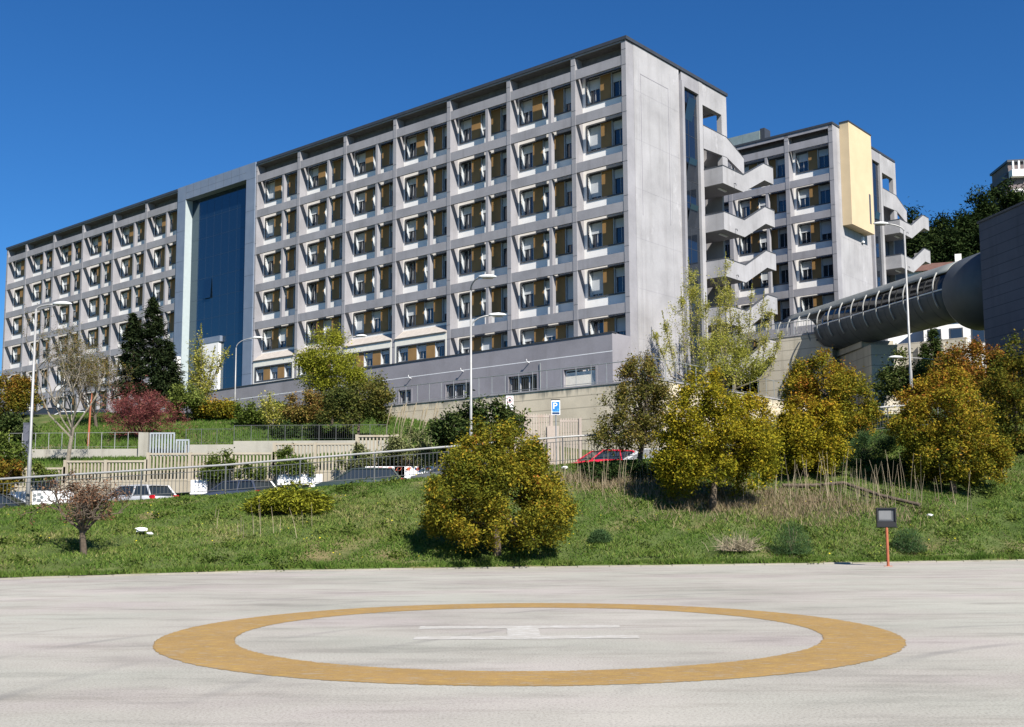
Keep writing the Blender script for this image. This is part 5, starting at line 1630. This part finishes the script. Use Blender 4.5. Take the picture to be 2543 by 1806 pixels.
bush_tree('evergreen_bush', 'dark grey-green bush between the lamp and the old wall under the footbridge', 'bush', (2020, 905), 66.0,
          [(2020, 835, 46, 42), (1995, 860, 36, 40), (2050, 850, 36, 42), (2020, 880, 58, 28)], 'dark', 10000, 0.18, 0.22, clu=300, trunk_r=0.06, t0=0.75)
# pines on the hill
HP = [(2240, 412, 560, 60, 150, 'tallest dark pine on the hill beside the apartment block'), (2185, 425, 560, 52, 148, 'dark pine with a slim leaning top on the hill'), (2275, 425, 560, 50, 160, 'dark pine on the hill directly below the apartment block'),
      (2150, 470, 560, 40, 145, 'lower dark pine on the hill between the taller pines'), (2105, 488, 570, 34, 140, 'rounded dark pine behind the white house'), (2070, 505, 580, 28, 138, 'small dark pine beside the stair of the rear wing'), (2040, 470, 560, 16, 135, 'thin pine tip showing above the rear stair'), (2055, 530, 590, 26, 130, 'dark pine behind the head of the tall pale lamp'), (2130, 520, 590, 40, 134, 'broad dark pine above the white house roof'), (2205, 500, 600, 55, 136, 'broad dark pine behind the drum')]
for (x, yt, yb, hw, Y, lab) in HP:
    p = at(x, yb, Y)
    bush_tree('pine_tree', lab, 'tree', (x, yb), Y, [(x, yt + 22, hw * 0.35, 24), (x - hw * 0.12, yt + 50, hw * 0.62, 34), (x + hw * 0.25, yt + 62, hw * 0.6, 36), (x - hw * 0.35, yt + 85, hw * 0.7, 40), (x + hw * 0.2, yt + 105, hw * 0.95, 48)],
              'pine', 9000, 0.55, 0.55, clu=260, trunk_r=0.25, zoff=p.z - 4, t0=0.45, aspect=0.3, red_top=0.2)

# bare trees and twiggy shrubs
def twiggy(label, cat, base_px, Y, crown, n0, lk, n_leaf, leaf, mat, r0, name, levels=4, z0=None, stems=1, spread=0.55, lift=0.55, reach=0.42):
    """crown=(x,y,hw,hh) px; recursive branches drawn towards random points of the crown"""
    bp = at(base_px[0], base_px[1], Y)
    z0 = gz(bp.x, Y) if z0 is None else z0
    root = empty(name, (bp.x, Y, z0), 0, label, cat)
    k = mpp(Y)
    cp = at(crown[0], crown[1], Y)
    cc = Vector((cp.x - bp.x, 0, cp.z - z0))
    rx, rz = crown[2] * k, crown[3] * k
    m = MB()
    tips = []
    def grow(p, d, ln, r, lev):
        e = p + d * ln
        mid = p.lerp(e, 0.5) + Vector((rng.normal(), rng.normal(), rng.normal())) * ln * 0.06
        m.tube([p, mid, e], [r, r * 0.8, r * 0.6], 5 if lev > 1 else 3, cap=False)
        if lev == 0:
            tips.append((p, e)); return
        nb = int(rng.integers(2, 5))
        for _ in range(nb):
            t_ = Vector((cc.x + rng.normal() * rx * 0.6, rng.normal() * rx * 0.6, cc.z + rng.normal() * rz * 0.6))
            d2 = (d * 0.75 + (t_ - e).normalized() * 0.55 + Vector((rng.normal(), rng.normal(), rng.normal() * 0.6 + lift * 0.3)) * spread * 0.55).normalized()
            grow(p.lerp(e, rng.uniform(0.55, 1.0)), d2, ln * rng.uniform(0.55, 0.85), r * rng.uniform(0.5, 0.68), lev - 1)
    H0 = max(0.4, cc.z - rz)
    for s in range(stems):
        a = rng.uniform(0, 6.28)
        d = Vector((math.cos(a) * spread * (0.2 if stems == 1 else 0.9), math.sin(a) * spread * (0.2 if stems == 1 else 0.9), 1)).normalized()
        base = Vector((math.cos(a) * 0.12 * (stems > 1), math.sin(a) * 0.12 * (stems > 1), -0.1))
        if stems == 1:
            m.tube([base, base + d * H0 * 1.05], [r0 * 1.2, r0 * 0.9], 8)
            for q in range(n0):
                a2 = rng.uniform(0, 6.28)
                d3 = Vector((math.cos(a2) * spread, math.sin(a2) * spread, rng.uniform(0.5, 1.1))).normalized()
                grow(base + d * H0 * rng.uniform(0.75, 1.03), d3, (rx + rz) * reach * rng.uniform(0.7, 1.1), r0 * 0.5, levels)
        else:
            grow(base, d, (rx + rz) * 0.40 * rng.uniform(0.8, 1.2), r0 * 0.6, levels)
    m.build('branches' if stems > 1 else 'trunk', mat, root)
    if n_leaf:
        idx = rng.integers(0, len(tips), n_leaf)
        A = np.array([tips[i][0] for i in idx]); Bq = np.array([tips[i][1] for i in idx])
        P = A + (Bq - A) * rng.uniform(0.1, 1.1, n_leaf)[:, None] + rng.normal(size=(n_leaf, 3)) * leaf * 0.7
        P[:, 2] = np.maximum(P[:, 2], 0.1)
        leaf_mesh('crown', P, leaf, 0.45, L[lk], root, rng.uniform(0, 1, n_leaf))
    return root
twiggy('bare pale-barked tree with sparse buds, trunk forking low above the wire fence', 'tree', (150, 1022), 57.5, (180, 840, 85, 115), 7, 'brown', 9000, 0.075, M['bark_pale'], 0.10, 'bare_tree', 4, spread=0.55, reach=0.60)
twiggy('second leafless tree with fine olive twigs beside the rust-red pole', 'tree', (215, 960), 74, (225, 850, 60, 75), 6, 'brown', 7000, 0.10, M['bark'], 0.10, 'bare_tree', 4, spread=0.7, reach=0.58)
twiggy('wide purple-red twiggy shrub on the mound below the conifer', 'shrub', (315, 965), 69, (315, 908, 85, 46), 0, 'redtwig', 14000, 0.10, M['twig_red'], 0.045, 'red_shrub', 4, stems=20, spread=1.15, lift=0.1)
xb, yb_ = drop(188, 1238)
twiggy('small bare tree with dry reddish-brown leaves on the grass bank', 'tree', (188, 1238), yb_, (200, 1118, 98, 54), 9, 'dryleaf', 4600, 0.075, M['bark'], 0.085, 'bare_tree', 4, spread=0.85, lift=0.2)

# flat yellow juniper
xb, yb_ = drop(645, 1152)
bp = at(645, 1152, yb_)
root = empty('juniper_shrub', (xb, yb_, gz(xb, yb_)), 0, 'flat spreading yellow-green juniper on the grass bank', 'shrub')
k_ = mpp(yb_)
nb = 420
th = rng.uniform(0, 6.28, nb); rr = np.sqrt(rng.uniform(0, 1, nb)) * 82 * k_
lay = rng.uniform(0, 1, nb)
cx, cy = rr * np.cos(th), rr * np.sin(th) * 0.75
cz = 0.02 + (lay ** 0.7 * 58 * k_) * (1 - (rr / (90 * k_)) ** 2 * 0.7) * (1 + 0.25 * np.sin(th * 3 + 1)) + 0.04
Cc = np.stack([cx, cy, cz], 1)
P = np.repeat(Cc, 30, 0) + rng.normal(size=(nb * 30, 3)) * np.array((0.22, 0.18, 0.035))
axs = np.repeat(np.stack([np.cos(th), np.sin(th), np.full(nb, 0.12)], 1), 30, 0)
leaf_mesh('crown', P, 0.16, 0.28, L['juniper'], root, 0.5 + np.repeat(rng.normal(0, 0.12, nb), 30) + rng.normal(0, 0.16, len(P)), up=1.0, axis=axs)
m = MB()
for i in range(26):
    m.tube([(0, 0, 0), (Cc[i, 0] * 0.5, Cc[i, 1] * 0.5, Cc[i, 2] * 0.7), tuple(Cc[i])], [0.05, 0.03, 0.01], 5, cap=False)
m.build('trunk', M['bark'], root)

# ------------------------------------------------------------------ grass, weeds, litter
def blades(name, X, Y, h, wd, mat, tint, lean=0.35, base=None):
    n = len(X)
    Z = ground(X, Y) if base is None else base
    a = rng.uniform(0, 6.28, n)
    dx, dy = np.cos(a), np.sin(a)
    hh = h * rng.uniform(0.5, 1.4, n)
    lx, ly = rng.normal(0, lean, n) * hh, rng.normal(0, lean, n) * hh
    v = np.empty((n, 3, 3))
    v[:, 0] = np.stack([X - dx * wd, Y - dy * wd, Z - 0.02], 1)
    v[:, 1] = np.stack([X + dx * wd, Y + dy * wd, Z - 0.02], 1)
    v[:, 2] = np.stack([X + lx, Y + ly, Z + hh], 1)
    me = bpy.data.meshes.new(name)
    me.vertices.add(n * 3); me.loops.add(n * 3); me.polygons.add(n)
    me.vertices.foreach_set('co', v.reshape(-1))
    me.loops.foreach_set('vertex_index', np.arange(n * 3, dtype=np.int32))
    me.polygons.foreach_set('loop_start', np.arange(0, n * 3, 3, dtype=np.int32))
    me.update(calc_edges=True)
    at_ = me.attributes.new('tint', 'FLOAT', 'FACE')
    at_.data.foreach_set('value', np.clip(tint, 0, 1).astype(np.float32))
    me.materials.append(mat)
    o = bpy.data.objects.new(name, me)
    COL.objects.link(o)
    return o
def field(n, x0=-26, x1=44):
    X = rng.uniform(x0, x1, n)
    a, c = kerbY(X) + 0.12, fenceY(X) + 0.1
    Y = a + (c - a) * rng.uniform(0, 1, n)
    keep = np.abs(X - 3) < Y * 0.50 + 7
    return X[keep], Y[keep]
def patch(X, Y, s=0.35, ph=0.0):
    return (np.sin(X * s + ph) * np.sin(Y * s * 1.7 + 2 * ph) + 0.6 * np.sin(X * s * 2.3 + Y * s * 1.9 + ph) + 0.4 * np.sin(X * s * 5.1 - Y * s * 4.3 + ph)) / 2.0
X, Y = field(380000)
pt = patch(X, Y, 0.33, 0.7)
p2 = patch(X, Y, 0.9, 2.1)
rightdry = np.exp(-(((X - 9.5) / 5) ** 2 + ((Y - 42.5) / 2.0) ** 2)) * 0.34 + np.exp(-(((X + 4.0) / 2.6) ** 2 + ((Y - 40) / 2.2) ** 2)) * 0.32 + np.exp(-(((X + 9) / 2.2) ** 2 + ((Y - 37) / 1.8) ** 2)) * 0.30 + np.exp(-(((X + 14.5) / 3.5) ** 2 + ((Y - 34) / 3.0) ** 2)) * 0.22
tint = 0.36 + 0.15 * pt + 0.12 * p2 + 0.10 * patch(X, Y, 2.7, 0.4) + rightdry + rng.normal(0, 0.17, len(X))
hgt = 0.055 + 0.035 * (p2 > 0.1) + 0.03 * (pt > 0.25)
o = blades('bank_grass', X, Y, hgt, 0.026, L['grass'], tint, 0.75)
tag(o, kind='stuff')
# clumps of broad-leaved weeds
xx, yy = field(330)
Cx = np.repeat(xx, 55) + rng.normal(0, 0.16, len(xx) * 55)
Cy = np.repeat(yy, 55) + rng.normal(0, 0.16, len(xx) * 55)
P = np.stack([Cx, Cy, ground(Cx, Cy) + np.abs(rng.normal(0.10, 0.07, len(Cx)))], 1)
o = leaf_mesh('weed_clumps', P, 0.11, 0.5, L['green'], None, np.repeat(rng.uniform(0.1, 0.7, len(xx)), 55) + rng.normal(0, 0.1, len(Cx)))
tag(o, kind='stuff')
# edge growth along the kerb
X = rng.uniform(-22, 34, 19000)
Y = kerbY(X) + 0.14 + np.abs(rng.normal(0, 0.16, len(X)))
o = blades('kerb_weeds', X, Y, 0.07 + 0.12 * np.clip(patch(X, Y, 1.3), 0, 1), 0.02, L['grass'], 0.32 + 0.2 * patch(X, Y, 1.1) + rng.normal(0, 0.1, len(X)), 0.5)
tag(o, kind='stuff')
# mound grass
X = rng.uniform(-32, 0, 60000); Y = rng.uniform(56.3, 86, 60000)
k = np.abs(X) < Y * 0.48
X, Y = X[k], Y[k]
o = blades('mound_grass', X, Y, 0.16, 0.04, L['grass'], 0.22 + 0.12 * patch(X, Y, 0.3) + rng.normal(0, 0.1, len(X)), 0.4)
tag(o, kind='stuff')
# yellow flowers
X, Y = field(2600)
k = (patch(X, Y, 0.7, 1.0) > 0.15)
X, Y = X[k], Y[k]
P = np.stack([X, Y, ground(X, Y) + rng.uniform(0.12, 0.26, len(X))], 1)
o = leaf_mesh('wild_flowers', P, 0.055, 0.9, L['flower'], None, rng.uniform(0, 1, len(X)), up=1.5)
tag(o, kind='stuff')
# dry tall stalks
def stalks(name, label, cx, cy, n, sx, sy, h):
    m = MB()
    X = rng.normal(cx, sx, n); Y = rng.normal(cy, sy, n)
    Z = ground(X, Y)
    for x, y, z in zip(X, Y, Z):
        hh = h * rng.uniform(0.5, 1.25)
        ex, ey = rng.normal(0, 0.1, 2) * hh
        m.tube([(x, y, z - 0.05), (x + ex * 0.4, y + ey * 0.4, z + hh * 0.5), (x + ex, y + ey, z + hh)], [0.010, 0.008, 0.004], 3, cap=False)
    o = m.build(name, M['straw'])
    return tag(o, kind='stuff')
stalks('dry_stalks', '', 13.2, 43.2, 95, 2.0, 0.8, 1.5)
stalks('dry_stalks', '', 9.0, 43.5, 18, 1.8, 0.9, 1.1)
stalks('dry_stalks', '', 3.2, 44.3, 45, 1.7, 0.7, 1.3)
stalks('dry_stalks', '', -8.6, 37.2, 14, 0.9, 0.6, 0.9)
X = rng.normal(10, 2.6, 5000); Y = 42.4 + rng.normal(0, 1.2, 5000)
o = blades('dry_grass', X, Y, 0.28, 0.016, L['straw'], rng.uniform(0, 1, len(X)), 0.5)
tag(o, kind='stuff')
X = rng.normal(3.4, 1.8, 2200); Y = 44.8 + rng.normal(0, 0.8, 2200)
o = blades('dry_grass', X, Y, 0.32, 0.016, L['straw'], rng.uniform(0, 1, len(X)), 0.5)
tag(o, kind='stuff')
# feathery fennel plants
def fennel(px_, py_, hw, hh, lab):
    x, y = drop(px_, py_)
    root = empty('fennel_plant', (x, y, gz(x, y)), 0, lab, 'plant', 'fennel plants')
    k = mpp(y)
    n = 3500
    d = sph(n); r_ = rng.uniform(0, 1, n) ** 0.4
    P = np.stack([d[:, 0] * r_ * hw * k, d[:, 1] * r_ * hw * k, np.abs(d[:, 2] * r_) * hh * 1.9 * k + 0.03], 1)
    ax = np.stack([P[:, 0], P[:, 1], P[:, 2] + 0.3], 1)
    ax /= np.linalg.norm(ax, axis=1)[:, None]
    leaf_mesh('foliage', P, 0.14, 0.10, L['fennel'], root, rng.uniform(0, 1, n), axis=ax)
    m = MB()
    for q in range(9):
        m.tube([(0, 0, 0), tuple(P[q] * np.array((0.6, 0.6, 0.6))), tuple(P[q])], [0.014, 0.01, 0.004], 4, cap=False)
    m.build('stem', M['straw'], root)
fennel(1770, 1240, 48, 38, 'feathery blue-green fennel plant beside the dead twiggy shrub')
fennel(2030, 1235, 40, 28, 'feathery green fennel plant just behind the floodlight post')
fennel(1340, 1215, 28, 16, 'low feathery fennel plant beside the big round tree')
fennel(1235, 1065, 0.1, 0.1, 'x') if False else None
# dead twiggy heap in the grass
x, y = drop(1650, 1232)
root = empty('dead_shrub', (x, y, gz(x, y)), 0, 'grey-brown dead twiggy shrub in the grass beside the blue-green fennel', 'shrub')
k = mpp(y)
m = MB()
for q in range(260):
    a = rng.uniform(0, 6.28); e = rng.uniform(0.1, 1.3)
    ln = rng.uniform(25, 62) * k
    d = Vector((math.cos(a) * math.cos(e), math.sin(a) * math.cos(e), math.sin(e) * 0.8))
    s = Vector((rng.normal() * 18 * k, rng.normal() * 12 * k, 0))
    m.tube([s, s + d * ln * 0.6, s + d * ln + Vector((rng.normal(), rng.normal(), rng.normal())) * 0.06], [0.009, 0.007, 0.003], 3, cap=False)
m.build('branches', M['straw'], root)
# litter
for (a, c, sz, lab) in ((314, 1196, 0.20, 'crumpled white plastic bag on the grass between juniper and bare tree'), (335, 1203, 0.11, 'small white scrap of litter beside the crumpled bag'), (2078, 1160, 0.13, 'white litter at the edge of the dry grass near the floodlight'), (1262, 1055, 0.16, 'tiny white litter just behind the big round tree'), (387, 1107, 0.10, 'tiny white scrap near the top of the bank below the wall opening')):
    x, y = drop(a, c)
    n1, n2 = 9, 7
    vs, fs = [], []
    for i in range(n2):
        for j in range(n1):
            th_, ph_ = 2 * math.pi * j / n1, math.pi * (i + 0.5) / n2
            rr = sz * (0.6 + 0.6 * rng.random())
            vs.append((rr * math.sin(ph_) * math.cos(th_), rr * 0.7 * math.sin(ph_) * math.sin(th_), 0.12 + rr * 0.4 * math.cos(ph_) + sz * 0.25))
    for i in range(n2 - 1):
        for j in range(n1):
            fs.append((i * n1 + j, i * n1 + (j + 1) % n1, (i + 1) * n1 + (j + 1) % n1, (i + 1) * n1 + j))
    o = MB().add(vs, fs).build('litter', M['paper_white'])
    o.location = (x, y, gz(x, y))
    tag(o, lab, 'litter', 'scraps of white litter')
# old pipe lying in the dry grass
P0, P1, P2 = drop(1745, 1092), drop(1880, 1085), drop(2050, 1135)
m = MB().tube([(q[0], q[1] - 0.2, gz(q[0], q[1] - 0.2) + 0.16) for q in (P0, ((P0[0] + P1[0]) / 2, (P0[1] + P1[1]) / 2), P1, ((P1[0] + P2[0]) / 2, (P1[1] + P2[1]) / 2), P2)], 0.07, 8)
tag(m.build('old_pipe', M['bark']), 'dark brown pipe lying across the dry grass above the floodlight', 'pipe')
# pampas plumes by the retaining wall
root = empty('pampas_grass', (at(905, 985, 62).x, 62, gz(at(905, 985, 62).x, 62)), 0, 'dry pampas plumes in front of the stained retaining wall', 'plant')
m = MB()
for q in range(14):
    x = rng.uniform(-1.3, 1.6); hh = rng.uniform(1.5, 2.6)
    m.tube([(x, 0, 0), (x + 0.1, 0, hh * 0.6), (x + 0.3, 0, hh)], [0.015, 0.012, 0.03], 4)
    m.tube([(x + 0.25, 0, hh * 0.85), (x + 0.32, 0, hh), (x + 0.42, 0, hh * 1.12)], [0.02, 0.05, 0.005], 5)
m.build('plumes', M['straw'], root)
